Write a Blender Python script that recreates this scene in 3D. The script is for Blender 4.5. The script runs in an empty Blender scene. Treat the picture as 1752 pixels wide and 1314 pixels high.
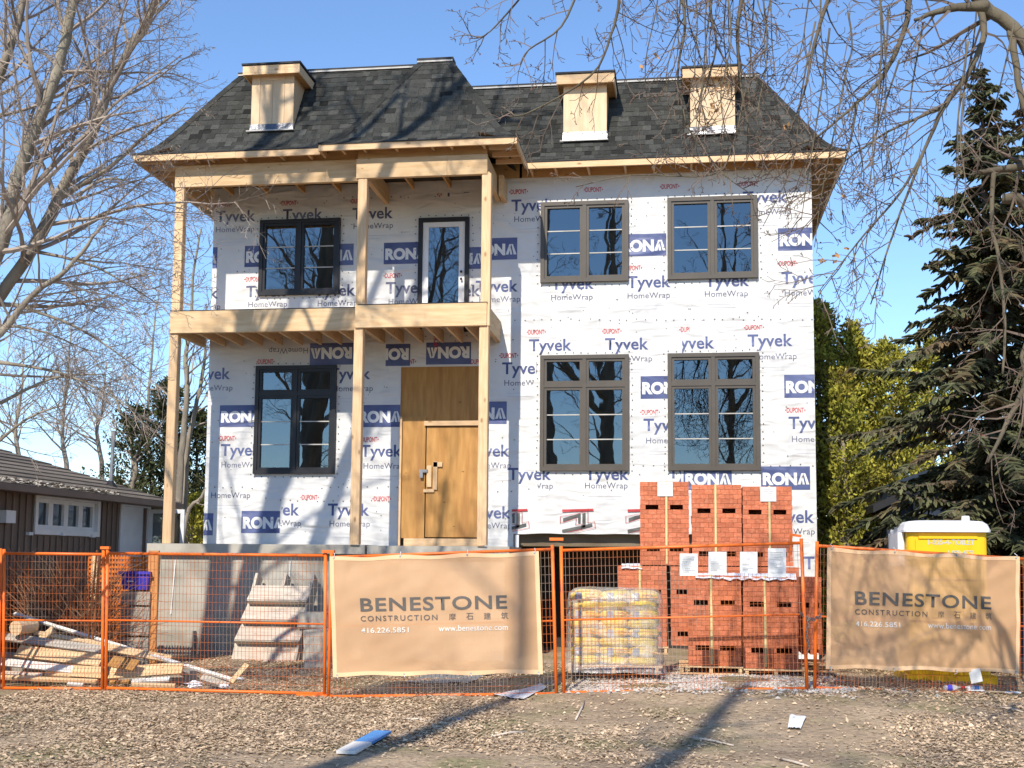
import bpy, bmesh, math, random
from mathutils import Vector, Matrix, noise
R = math.radians
rnd = random.Random(7)
sc = bpy.context.scene
COL = sc.collection

# ------------------------------------------------------------------ camera
FPX, CX, CY, IW, IH = 2090.0, 876.0, 752.0, 1752.0, 1314.0
yaw, pitch, roll = R(-8.03), R(5.66), R(0.5)
CAM = Vector((0, 0, 1.7))
FWD = Vector((math.sin(yaw)*math.cos(pitch), math.cos(yaw)*math.cos(pitch), math.sin(pitch)))
_r = Vector((math.cos(yaw), -math.sin(yaw), 0)); _u = _r.cross(FWD)
RT = _r*math.cos(roll) + _u*math.sin(roll); UP = _u*math.cos(roll) - _r*math.sin(roll)
cd = bpy.data.cameras.new('camera'); cam = bpy.data.objects.new('camera', cd); COL.objects.link(cam)
cd.sensor_width = 36; cd.lens = FPX/IW*36; cd.shift_x = 0.0; cd.shift_y = (CY-IH/2)/IW
cd.clip_end = 2000; cd.clip_start = 0.05
M = Matrix((RT, UP, -FWD)).transposed().to_4x4(); M.translation = CAM
cam.matrix_world = M; sc.camera = cam
def ray(x, y): return FWD + RT*((x-CX)/FPX) - UP*((y-CY)/FPX)
def at(x, y, Y): d = ray(x, y); return CAM + d*(Y/d.y)
def az(x, y, Z): d = ray(x, y); return CAM + d*((Z-CAM.z)/d.z)

# ------------------------------------------------------------------ sky, sun, exposure
SUN = Vector((0.2, 1.0, -0.88)).normalized()
EL = math.asin(-SUN.z)
wd = bpy.data.worlds.new('World'); sc.world = wd; wd.use_nodes = True
nt = wd.node_tree; bg = nt.nodes['Background']
sky = nt.nodes.new('ShaderNodeTexSky'); sky.sky_type = 'NISHITA'; sky.sun_disc = False
sky.sun_elevation = EL; sky.sun_rotation = math.atan2(-SUN.x, -SUN.y)
sky.air_density = 1.0; sky.dust_density = 0.0; sky.ozone_density = 6.0; sky.altitude = 100
nt.links.new(sky.outputs[0], bg.inputs[0]); bg.inputs[1].default_value = 0.14
sl = bpy.data.lights.new('sun', 'SUN'); sl.energy = 3.7; sl.angle = R(0.53); sl.color = (1, 0.915, 0.785)
so = bpy.data.objects.new('sun', sl); COL.objects.link(so)
so.rotation_euler = SUN.to_track_quat('-Z', 'Y').to_euler()
vs = sc.view_settings; vs.view_transform = 'Standard'; vs.look = 'None'; vs.exposure = 0.7; vs.gamma = 1.0; vs.use_curve_mapping = False

# ------------------------------------------------------------------ helpers
W = {}
def link(o, parent=None, world=None):
    world = world.copy() if world is not None else Matrix.Identity(4)
    COL.objects.link(o); o.matrix_basis = world
    if parent is not None:
        o.parent = parent; o.matrix_parent_inverse = W[parent.name].inverted()
    W[o.name] = world
    return o
def tag(o, label=None, cat=None, group=None, kind=None):
    if label: o['label'] = label
    if cat: o['category'] = cat
    if group: o['group'] = group
    if kind: o['kind'] = kind
    return o
def thing(name, label, cat, loc, group=None, rz=0):
    o = bpy.data.objects.new(name, None); o.empty_display_size = .2
    link(o, None, Matrix.Translation(Vector(loc)) @ Matrix.Rotation(rz, 4, 'Z'))
    return tag(o, label, cat, group)
def obj(name, mesh, parent=None, world=None):
    return link(bpy.data.objects.new(name, mesh), parent, world)
def frame(o, x, n):
    """matrix at o with local X along x and local Z near n"""
    x = x.normalized(); y = n.cross(x).normalized(); z = x.cross(y)
    m = Matrix((x, y, z)).transposed().to_4x4(); m.translation = o; return m

class MB:
    def __init__(s): s.v = []; s.f = []; s.t = []; s.cur = .5; s.mi = []; s.m = 0
    def face(s, *i): s.f.append(i); s.t.append(s.cur); s.mi.append(s.m)
    def quad(s, a, b, c, d):
        n = len(s.v); s.v += [a, b, c, d]; s.face(n, n+1, n+2, n+3)
    def tri(s, a, b, c):
        n = len(s.v); s.v += [a, b, c]; s.face(n, n+1, n+2)
    def box(s, x0, x1, y0, y1, z0, z1, m=None):
        n = len(s.v)
        p = [(x, y, z) for z in (z0, z1) for y in (y0, y1) for x in (x0, x1)]
        if m is not None: p = [tuple(m @ Vector(q)) for q in p]
        s.v += p
        for q in ((0,2,3,1), (4,5,7,6), (0,1,5,4), (2,6,7,3), (0,4,6,2), (1,3,7,5)): s.face(*[n+i for i in q])
        return s
    def bar(s, p, q, w, h, n=Vector((0,0,1))):
        p = Vector(p); q = Vector(q); m = frame(p, q-p, n); L = (q-p).length
        return s.box(0, L, -w/2, w/2, -h/2, h/2, m)
    def tube(s, pts, rads, k=6, cap=True):
        n0 = len(s.v); pv = None; N = len(pts)
        for i in range(N):
            a = pts[max(i-1, 0)]; b = pts[min(i+1, N-1)]; t = (b-a)
            if t.length < 1e-6: t = Vector((0,0,1))
            t = t.normalized()
            if pv is None:
                pv = t.orthogonal().normalized()
            else:
                pv = pv - t*pv.dot(t)
                pv = pv.normalized() if pv.length > 1e-4 else t.orthogonal().normalized()
            bi = t.cross(pv); r = rads[i]; p = pts[i]
            for j in range(k):
                c = math.cos(2*math.pi*j/k)*r; e = math.sin(2*math.pi*j/k)*r
                s.v.append((p.x+pv.x*c+bi.x*e, p.y+pv.y*c+bi.y*e, p.z+pv.z*c+bi.z*e))
        for i in range(N-1):
            for j in range(k):
                a = n0+i*k+j; b = n0+i*k+(j+1) % k
                s.face(a, b, b+k, a+k)
        if cap and k > 3:
            s.face(*[n0+j for j in range(k-1, -1, -1)]); s.face(*[n0+(N-1)*k+j for j in range(k)])
        return s
    def mesh(s, name, mats, smooth=False):
        me = bpy.data.meshes.new(name)
        me.from_pydata([tuple(v) for v in s.v], [], s.f)
        a = me.attributes.new('tint', 'FLOAT', 'FACE'); a.data.foreach_set('value', s.t)
        if not isinstance(mats, (list, tuple)): mats = [mats]
        for m in mats: me.materials.append(m)
        if len(mats) > 1: me.polygons.foreach_set('material_index', s.mi)
        if smooth: me.polygons.foreach_set('use_smooth', [True]*len(s.f))
        me.update(); return me
    def build(s, name, mats, parent=None, smooth=False, world=None):
        return obj(name, s.mesh(name, mats, smooth), parent, world)

def plank(name, p, q, w, h, mat, parent=None, n=Vector((0,0,1)), bow=0.0):
    """a board from p to q, width w across, thickness h along n; its grain runs along local X"""
    p = Vector(p); q = Vector(q); L = (q-p).length; mb = MB()
    b = min(w, h)*.06
    ys = (-w/2, w/2); zs = (-h/2, h/2)
    # bevelled box: chamfered long edges
    prof = [(-w/2+b, -h/2), (w/2-b, -h/2), (w/2, -h/2+b), (w/2, h/2-b), (w/2-b, h/2), (-w/2+b, h/2), (-w/2, h/2-b), (-w/2, -h/2+b)]
    ns = 1 if not bow else 4
    for i in range(ns+1):
        t = i/ns
        mb.v += [(L*t, y, z + bow*4*t*(1-t)) for y, z in prof]
    for i in range(ns):
        for j in range(8):
            a = i*8+j; c = i*8+(j+1) % 8; mb.face(a, a+8, c+8, c)
    mb.face(*range(8)); mb.face(*[ns*8+j for j in range(7, -1, -1)])
    return mb.build(name, mat, parent, world=frame(p, q-p, n))

# ------------------------------------------------------------------ materials
def mat(name, c1, c2=None, scale=4.0, rough=.8, bump=0.0, bscale=None, spec=.3, coords='Object', stretch=(1,1,1), detail=6,
        c3=None, s3=.8, t3=(.55,.7), rand=0.0, tint=0.0, objcol=False, metal=0.0, trans=0.0, bdist=.02, alpha=1.0):
    m = bpy.data.materials.new(name); m.use_nodes = True; t = m.node_tree; N = t.nodes; Lk = t.links
    b = N['Principled BSDF']; b.inputs['Roughness'].default_value = rough
    b.inputs['Specular IOR Level'].default_value = spec; b.inputs['Metallic'].default_value = metal
    tc = N.new('ShaderNodeTexCoord'); mp = N.new('ShaderNodeMapping'); mp.inputs['Scale'].default_value = stretch
    if coords == 'World':
        g = N.new('ShaderNodeNewGeometry'); Lk.new(g.outputs['Position'], mp.inputs[0])
    else: Lk.new(tc.outputs[coords], mp.inputs[0])
    vec = mp.outputs[0]
    if rand:
        oi = N.new('ShaderNodeObjectInfo'); ad = N.new('ShaderNodeVectorMath'); ad.operation = 'ADD'
        ml = N.new('ShaderNodeMath'); ml.operation = 'MULTIPLY'; ml.inputs[1].default_value = 37
        Lk.new(oi.outputs['Random'], ml.inputs[0]); Lk.new(vec, ad.inputs[0]); Lk.new(ml.outputs[0], ad.inputs[1]); vec = ad.outputs[0]
    c2 = c2 or tuple(x*.75 for x in c1)
    nz = N.new('ShaderNodeTexNoise'); nz.inputs['Scale'].default_value = scale; nz.inputs['Detail'].default_value = detail
    Lk.new(vec, nz.inputs['Vector'])
    cr = N.new('ShaderNodeValToRGB'); cr.color_ramp.elements[0].position = .35; cr.color_ramp.elements[1].position = .65
    cr.color_ramp.elements[0].color = (*c2, 1); cr.color_ramp.elements[1].color = (*c1, 1)
    Lk.new(nz.outputs[0], cr.inputs[0]); col = cr.outputs[0]
    if c3:
        n3 = N.new('ShaderNodeTexNoise'); n3.inputs['Scale'].default_value = s3; n3.inputs['Detail'].default_value = 5
        Lk.new(vec, n3.inputs['Vector'])
        r3 = N.new('ShaderNodeMapRange'); r3.inputs[1].default_value, r3.inputs[2].default_value = t3
        Lk.new(n3.outputs[0], r3.inputs[0]); mx = N.new('ShaderNodeMix'); mx.data_type = 'RGBA'
        Lk.new(r3.outputs[0], mx.inputs[0]); Lk.new(col, mx.inputs[6]); mx.inputs[7].default_value = (*c3, 1); col = mx.outputs[2]
    def mulby(col, out, amt):
        mr = N.new('ShaderNodeMapRange'); mr.inputs[3].default_value = 1-amt; mr.inputs[4].default_value = 1+amt
        Lk.new(out, mr.inputs[0]); v = N.new('ShaderNodeVectorMath'); v.operation = 'SCALE'
        Lk.new(col, v.inputs[0]); Lk.new(mr.outputs[0], v.inputs['Scale']); return v.outputs[0]
    if rand: col = mulby(col, oi.outputs['Random'], rand)
    if tint:
        a = N.new('ShaderNodeAttribute'); a.attribute_name = 'tint'; col = mulby(col, a.outputs['Fac'], tint)
    if objcol:
        oc = N.new('ShaderNodeObjectInfo'); mx = N.new('ShaderNodeMix'); mx.data_type = 'RGBA'; mx.blend_type = 'MULTIPLY'; mx.inputs[0].default_value = 1
        Lk.new(col, mx.inputs[6]); Lk.new(oc.outputs['Color'], mx.inputs[7]); col = mx.outputs[2]
    Lk.new(col, b.inputs['Base Color'])
    if bump:
        bn = N.new('ShaderNodeTexNoise'); bn.inputs['Scale'].default_value = bscale or scale*3; bn.inputs['Detail'].default_value = 8
        Lk.new(vec, bn.inputs['Vector']); bp = N.new('ShaderNodeBump'); bp.inputs['Strength'].default_value = bump; bp.inputs['Distance'].default_value = bdist
        Lk.new(bn.outputs[0], bp.inputs['Height']); Lk.new(bp.outputs[0], b.inputs['Normal'])
    if trans:
        tr = N.new('ShaderNodeBsdfTranslucent'); Lk.new(col, tr.inputs[0]); ms = N.new('ShaderNodeMixShader'); ms.inputs[0].default_value = trans
        Lk.new(b.outputs[0], ms.inputs[1]); Lk.new(tr.outputs[0], ms.inputs[2]); Lk.new(ms.outputs[0], N['Material Output'].inputs[0])
    if alpha < 1:
        last = N['Material Output'].inputs[0].links[0].from_socket
        tp = N.new('ShaderNodeBsdfTransparent'); ms = N.new('ShaderNodeMixShader'); ms.inputs[0].default_value = alpha
        Lk.new(tp.outputs[0], ms.inputs[1]); Lk.new(last, ms.inputs[2]); Lk.new(ms.outputs[0], N['Material Output'].inputs[0])
    return m

def wood(name, c1, c2, knots=(.25,.12,.05), grain=18, along=(.6, 6, 6), rough=.75, rand=.12, kpos=.06, **kw):
    m = mat(name, c1, c2, scale=grain*.25, stretch=along, rough=rough, rand=rand, bump=.25, bscale=grain, bdist=.004, **kw)
    t = m.node_tree; N = t.nodes; Lk = t.links; b = N['Principled BSDF']
    base = b.inputs['Base Color'].links[0].from_socket
    tc = N.new('ShaderNodeTexCoord'); v = N.new('ShaderNodeTexVoronoi'); v.inputs['Scale'].default_value = 3.2
    mp = N.new('ShaderNodeMapping'); mp.inputs['Scale'].default_value = (.8, 1.6, 1.6); Lk.new(tc.outputs['Object'], mp.inputs[0])
    oi = N.new('ShaderNodeObjectInfo'); ad = N.new('ShaderNodeVectorMath'); ml = N.new('ShaderNodeMath'); ml.operation = 'MULTIPLY'; ml.inputs[1].default_value = 53
    Lk.new(oi.outputs['Random'], ml.inputs[0]); Lk.new(mp.outputs[0], ad.inputs[0]); Lk.new(ml.outputs[0], ad.inputs[1]); Lk.new(ad.outputs[0], v.inputs['Vector'])
    mr = N.new('ShaderNodeMapRange'); mr.inputs[1].default_value = kpos; mr.inputs[2].default_value = kpos*2.6; mr.inputs[3].default_value = .8; mr.inputs[4].default_value = 0
    Lk.new(v.outputs['Distance'], mr.inputs[0]); mx = N.new('ShaderNodeMix'); mx.data_type = 'RGBA'
    Lk.new(mr.outputs[0], mx.inputs[0]); Lk.new(base, mx.inputs[6]); mx.inputs[7].default_value = (*knots, 1); Lk.new(mx.outputs[2], b.inputs['Base Color'])
    return m

def wrapmat(name, c1, c2, rough=.5):
    """housewrap sheet: creased in world space, so print and sheet share the creases"""
    m = mat(name, c1, c2, scale=1.2, rough=rough, coords='World', spec=.35, detail=4)
    t = m.node_tree; N = t.nodes; Lk = t.links; b = N['Principled BSDF']
    g = N.new('ShaderNodeNewGeometry'); h = None
    for (rot, sca, w, det) in ((.5, (.45, 1, 1.6), 1.0, 4), (-.6, (1.5, 1, .5), .8, 4), (0, (.9, 1, 2.6), .55, 5)):
        mp = N.new('ShaderNodeMapping'); mp.inputs['Rotation'].default_value = (0, rot, 0); mp.inputs['Scale'].default_value = sca
        Lk.new(g.outputs['Position'], mp.inputs[0])
        nz = N.new('ShaderNodeTexNoise'); nz.inputs['Scale'].default_value = 2.6; nz.inputs['Detail'].default_value = det; nz.inputs['Distortion'].default_value = .6
        nz.noise_type = 'RIDGED_MULTIFRACTAL' if hasattr(nz, 'noise_type') else nz.noise_type
        Lk.new(mp.outputs[0], nz.inputs['Vector'])
        mu = N.new('ShaderNodeMath'); mu.operation = 'MULTIPLY_ADD'; mu.inputs[1].default_value = w
        Lk.new(nz.outputs[0], mu.inputs[0])
        if h is None: mu.inputs[2].default_value = 0
        else: Lk.new(h, mu.inputs[2])
        h = mu.outputs[0]
    bp = N.new('ShaderNodeBump'); bp.inputs['Strength'].default_value = .9; bp.inputs['Distance'].default_value = .045
    Lk.new(h, bp.inputs['Height']); Lk.new(bp.outputs[0], b.inputs['Normal'])
    return m

def glassmat(name, refl=.35, dark=.25):
    m = bpy.data.materials.new(name); m.use_nodes = True; t = m.node_tree; N = t.nodes; Lk = t.links
    N.remove(N['Principled BSDF'])
    tp = N.new('ShaderNodeBsdfTransparent'); tp.inputs[0].default_value = (dark, dark*1.05, dark*1.1, 1)
    gl = N.new('ShaderNodeBsdfGlossy'); gl.inputs['Roughness'].default_value = .01; gl.inputs[0].default_value = (.85, .95, 1, 1)
    g = N.new('ShaderNodeNewGeometry'); nz = N.new('ShaderNodeTexNoise'); nz.inputs['Scale'].default_value = 2.2; nz.inputs['Detail'].default_value = 1
    Lk.new(g.outputs['Position'], nz.inputs['Vector']); bp = N.new('ShaderNodeBump'); bp.inputs['Strength'].default_value = .3; bp.inputs['Distance'].default_value = .004
    Lk.new(nz.outputs[0], bp.inputs['Height']); Lk.new(bp.outputs[0], gl.inputs['Normal'])
    lw = N.new('ShaderNodeLayerWeight'); lw.inputs[0].default_value = .2
    ma = N.new('ShaderNodeMath'); ma.operation = 'ADD'; ma.inputs[1].default_value = refl; ma.use_clamp = True
    Lk.new(lw.outputs['Fresnel'], ma.inputs[0])
    ms = N.new('ShaderNodeMixShader'); Lk.new(ma.outputs[0], ms.inputs[0]); Lk.new(tp.outputs[0], ms.inputs[1]); Lk.new(gl.outputs[0], ms.inputs[2])
    Lk.new(ms.outputs[0], N['Material Output'].inputs[0]); return m

mt = {}
mt['wrap'] = wrapmat('housewrap', (.66,.655,.64), (.58,.58,.575))
mt['navy'] = wrapmat('navy_print', (.055,.075,.19), (.115,.14,.28))
mt['ink'] = wrapmat('dark_print', (.06,.065,.13), (.14,.15,.22))
mt['redp'] = wrapmat('red_print', (.42,.03,.035), (.48,.06,.06))
mt['whitep'] = wrapmat('white_print', (.70,.70,.69), (.64,.65,.65))
mt['blackp'] = wrapmat('black_print', (.05,.05,.05), (.12,.12,.11))
mt['greyp'] = wrapmat('grey_print', (.45,.46,.5), (.5,.5,.55))
mt['lumber'] = wood('spruce_lumber', (.71,.495,.295), (.60,.40,.22), (.28,.15,.07))
mt['ply'] = wood('plywood', (.64,.46,.27), (.54,.36,.19), (.27,.14,.05), along=(.5,4,4), kpos=.03)
mt['plyor'] = wood('orange_plywood', (.48,.26,.085), (.38,.19,.055), (.14,.06,.02), along=(3,3,.4), kpos=.035, c3=(.30,.14,.045), s3=1.1, t3=(.52,.75))
mt['palep'] = wood('pale_plywood', (.66,.50,.33), (.60,.43,.26), (.3,.17,.09), along=(3,3,.5), kpos=.03)
mt['osb'] = wood('roof_sheathing', (.62,.38,.17), (.50,.29,.12), (.16,.08,.03))
mt['grey_wood'] = wood('weathered_wood', (.40,.36,.31), (.30,.27,.23), (.16,.13,.11))
mt['white_wood'] = wood('whitewashed_board', (.66,.63,.58), (.56,.53,.49), (.3,.27,.24))
mt['pink_wood'] = wood('stair_plywood', (.58,.50,.415), (.46,.385,.315), (.28,.2,.14), along=(.6,5,5))
mt['conc'] = mat('concrete', (.46,.43,.37), (.36,.335,.285), scale=2.5, rough=.9, bump=.3, bscale=25, c3=(.27,.25,.21), s3=.9, coords='World', bdist=.01)
mt['shingle'] = mat('roof_shingle', (.056,.056,.050), (.033,.034,.031), scale=40, rough=.95, bump=.5, bscale=160, tint=.75, coords='World', spec=.15, bdist=.004)
mt['shinglei'] = mat('roof_shingle_piece', (.056,.056,.050), (.033,.034,.031), scale=40, rough=.95, bump=.5, bscale=160, objcol=True, coords='World', spec=.15, bdist=.004)
mt['membrane'] = mat('black_roof_edge', (.02,.02,.024), (.015,.015,.018), rough=.6)
mt['flash'] = mat('metal_flashing', (.15,.155,.17), (.10,.105,.115), scale=6, rough=.3, metal=.8, bump=.6, bscale=4, bdist=.04)
mt['dripedge'] = mat('drip_edge', (.50,.48,.45), rough=.5)
mt['bronze'] = mat('bronze_window_frame', (.088,.074,.060), (.074,.063,.051), scale=3, rough=.45, spec=.4)
mt['black'] = mat('black_and_shaded_frame', (.022,.022,.026), rough=.4)  # black parts, and porch windows whose shade is put into the colour
mt['white'] = mat('white_paint', (.74,.75,.76), (.68,.69,.71), rough=.45)
mt['grille'] = mat('pale_muntin', (.50,.48,.44), rough=.4)
mt['glass'] = glassmat('window_glass', .13, .36)
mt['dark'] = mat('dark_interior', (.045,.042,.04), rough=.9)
mt['room'] = mat('bare_stud_interior', (.20,.16,.11), (.12,.09,.06), scale=1.5, rough=.9)
mt['orange'] = mat('orange_enamel', (.85,.175,.02), (.78,.15,.018), scale=6, rough=.42, spec=.45, c3=(.42,.09,.025), s3=5, t3=(.58,.72), coords='World')
mt['wire'] = mat('orange_wire', (.72,.21,.06), (.60,.17,.05), scale=9, rough=.5, coords='World', c3=(.40,.30,.22), s3=1.3, t3=(.5,.62))
mt['bark'] = mat('grey_bark', (.31,.265,.205), (.19,.16,.125), scale=5, rough=.95, bump=.8, bscale=22, coords='World', stretch=(1,1,.35), c3=(.27,.26,.20), s3=1.5, bdist=.02)
mt['twig'] = mat('twig_bark', (.38,.315,.26), (.26,.21,.175), scale=6, rough=.9, coords='World')
mt['barkb'] = mat('brown_bark', (.15,.125,.085), (.085,.07,.05), scale=5, rough=.95, bump=.8, bscale=22, coords='World', stretch=(1,1,.35), bdist=.02)
mt['twigd'] = mat('dark_twig_bark', (.17,.125,.095), (.10,.075,.06), scale=6, rough=.9, coords='World')
mt['brush'] = mat('dry_stems', (.24,.14,.085), (.15,.08,.05), scale=4, rough=.9, coords='World', tint=.5)
mt['spruce'] = mat('spruce_needles', (.125,.128,.062), (.065,.075,.038), scale=2.0, rough=.8, coords='World', tint=.75, trans=.18, c3=(.15,.105,.055), s3=1.1, t3=(.52,.66))
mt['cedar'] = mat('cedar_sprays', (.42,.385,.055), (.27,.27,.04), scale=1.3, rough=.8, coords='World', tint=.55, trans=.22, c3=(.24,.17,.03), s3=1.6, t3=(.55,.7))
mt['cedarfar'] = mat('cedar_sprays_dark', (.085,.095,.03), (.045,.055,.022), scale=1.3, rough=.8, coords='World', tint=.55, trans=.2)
mt['brown'] = mat('brown_siding', (.19,.14,.112), (.16,.118,.095), scale=2, rough=.7, coords='World', rand=.12)
mt['oldroof'] = mat('old_brown_roof', (.21,.175,.14), (.12,.10,.08), scale=3, rough=.95, bump=.5, bscale=20, coords='World', stretch=(4,.5,4), rand=.18)
mt['paleroof'] = mat('roof_litter', (.42,.38,.32), rough=.9)
mt['bluewall'] = mat('blue_siding', (.022,.034,.06), (.018,.028,.05), rough=.7, coords='World')
mt['grey'] = mat('grey_metal', (.30,.31,.33), (.24,.25,.26), rough=.45, metal=.4)
mt['purple'] = mat('blue_plastic', (.055,.05,.42), (.05,.045,.36), rough=.4)
mt['yellow'] = mat('yellow_plastic', (.80,.50,.01), (.74,.45,.01), rough=.4)
mt['bag'] = mat('yellow_bag', (.80,.58,.04), (.70,.47,.035), scale=5, rough=.5, bump=.5, bscale=9, rand=.1, bdist=.02)
mt['bagp'] = mat('bag_print', (.30,.29,.34), (.24,.23,.28), rough=.5)
mt['bagr'] = mat('bag_red_print', (.75,.30,.03), (.8,.36,.03), rough=.5)
mt['paper'] = mat('white_paper', (.74,.74,.73), (.70,.70,.69), rough=.7)
mt['ptext'] = mat('printed_lines', (.45,.45,.45), rough=.8)
mt['strap'] = mat('straw_strap', (.62,.54,.27), (.55,.47,.22), rough=.5)
mt['brick'] = mat('red_brick', (.55,.175,.088), (.44,.13,.065), scale=3, rough=.92, bump=.4, bscale=60, rand=.16, c3=(.58,.23,.13), s3=2.2, bdist=.004)
mt['brickc'] = mat('red_brick_stack', (.52,.165,.085), (.42,.125,.062), scale=3, rough=.92, bump=.4, bscale=60, tint=.2, coords='World')
mt['chain'] = mat('steel_chain', (.30,.28,.27), (.18,.16,.15), scale=20, rough=.45, metal=.7)
mt['blue'] = mat('blue_paint', (.06,.28,.62), (.05,.22,.52), scale=8, rough=.5)
mt['leaf'] = mat('dead_leaves', (.56,.42,.28), (.38,.275,.18), scale=3, rough=.9, tint=.45, coords='World')
mt['stone'] = mat('crushed_stone', (.52,.48,.43), (.40,.36,.32), scale=5, rough=.9, tint=.3, coords='World')
mt['rag'] = mat('white_rag', (.72,.73,.76), (.6,.62,.66), rough=.6)
mt['card'] = mat('cardboard', (.45,.35,.24), (.4,.3,.2), rough=.9)
mt['rust'] = mat('rusty_pole', (.40,.16,.06), (.28,.10,.04), scale=7, rough=.8)
mt['net'] = mat('orange_netting', (.62,.17,.03), (.55,.14,.025), rough=.6)
mt['soil'] = None

# ground sheet: soil with bare and leaf-brown patches
def soilmat():
    m = mat('soil', (.41,.31,.205), (.27,.20,.135), scale=1.1, rough=.95, coords='World', c3=(.25,.215,.115), s3=.8, t3=(.5,.64))
    t = m.node_tree; N = t.nodes; Lk = t.links; b = N['Principled BSDF']; base = b.inputs['Base Color'].links[0].from_socket
    g = N.new('ShaderNodeNewGeometry'); v = N.new('ShaderNodeTexVoronoi'); v.inputs['Scale'].default_value = 22; Lk.new(g.outputs['Position'], v.inputs['Vector'])
    mx = N.new('ShaderNodeMix'); mx.data_type = 'RGBA'; mx.blend_type = 'MULTIPLY'; mx.inputs[0].default_value = .6
    sp = N.new('ShaderNodeMapRange'); sp.inputs[3].default_value = .55; sp.inputs[4].default_value = 1.35; Lk.new(v.outputs['Color'], sp.inputs[0])
    Lk.new(base, mx.inputs[6]); Lk.new(sp.outputs[0], mx.inputs[7]); Lk.new(mx.outputs[2], b.inputs['Base Color'])
    nz = N.new('ShaderNodeTexNoise'); nz.inputs['Scale'].default_value = 14; nz.inputs['Detail'].default_value = 12; Lk.new(g.outputs['Position'], nz.inputs['Vector'])
    bp = N.new('ShaderNodeBump'); bp.inputs['Strength'].default_value = .8; bp.inputs['Distance'].default_value = .05; Lk.new(nz.outputs[0], bp.inputs['Height']); Lk.new(bp.outputs[0], b.inputs['Normal'])
    return m
mt['soil'] = soilmat()

# ------------------------------------------------------------------ ground
YW = 22.3                                     # front wall of the house
ANCH = []
def anchor(x, y, Y, dz=0.0): p = at(x, y, Y); ANCH.append((p.x, p.y, p.z+dz))
for x, y, Y in ((8,1178,14.8),(180,1180,14.8),(375,1186,14.8),(560,1192,14.7),(750,1190,14.8),(945,1188,14.9),(1100,1186,14.9),(1250,1184,14.9),(1385,1180,14.95),(1397,1180,15.2),(1570,1184,15.7),(1752,1190,16.3)): anchor(x, y, Y, -.015)
for x, y, Y in ((1160,1150,16.3),(1270,1150,16.2),(1380,1152,16.2),(1050,1158,15.8)): anchor(x, y, Y)
for x, y, Y in ((1560,1160,17.2),(1690,1160,17.2)): anchor(x, y, Y)
def gz(X, Y):
    n = 0.0; w = .12
    for ax, ay, zz in ANCH:
        k = math.exp(-((X-ax)**2+(Y-ay)**2)/1.6); n += k*zz; w += k
    z = n/w
    if abs(X) < 40 and abs(Y) < 60: z += .03*noise.noise(Vector((X*.7, Y*.7, 3))) + .014*noise.noise(Vector((X*2.6, Y*2.6, 1)))
    return z
def axis(lo, hi, step):
    a = []; v = lo
    while v < hi+1e-6: a.append(v); v += step
    s = step
    while a[-1] < 600: s *= 1.35; a.append(a[-1]+s)
    s = step
    while a[0] > -600: s *= 1.35; a.insert(0, a[0]-s)
    return a
gx = axis(-11, 7, .16); gy = axis(7, 21, .16)
mb = MB(); nx = len(gx)
for Y in gy:
    for X in gx: mb.v.append((X, Y, gz(X, Y)))
for j in range(len(gy)-1):
    for i in range(nx-1): mb.face(j*nx+i, j*nx+i+1, (j+1)*nx+i+1, (j+1)*nx+i)
tag(mb.build('ground', mt['soil'], smooth=True), kind='structure')

# ------------------------------------------------------------------ the new house
XL, XR = -9.07, 2.34
ZS = 1.95                                      # porch slab top
ZT = 8.90                                      # wall top
house = thing('house', 'two-storey house under construction, white printed wrap, wooden porch and dark shingled roof', 'house', (-3.4, YW, 0))
def pxr(x0, y0, x1, y1, Y=YW):
    """pixel rectangle -> X0, X1, Z0, Z1 on the plane Y"""
    a = at(x0, (y0+y1)/2, Y).x; b = at(x1, (y0+y1)/2, Y).x
    zt = at((x0+x1)/2, y0, Y).z; zb = at((x0+x1)/2, y1, Y).z
    return a, b, zb, zt
WIN = dict(upl=pxr(446,377,581,504), upr1=pxr(926.5,346.5,1074.5,482), upr2=pxr(1143,338.5,1295,476.5),
           lol=pxr(438,627,574,810), lor1=pxr(925.3,609,1075,804.5), lor2=pxr(1143.6,605.5,1298.6,804))
DOORU = pxr(717,374,802,522); DOORU = (DOORU[0], DOORU[1], 5.97, DOORU[3])
DOORL = pxr(683.5,627,820,931); DOORL = (DOORL[0], DOORL[1], ZS+.0, DOORL[3])
GAR = pxr(878,912,1338,1000); GAR = (GAR[0], GAR[1], -.4, at(980,913,YW).z)

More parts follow.
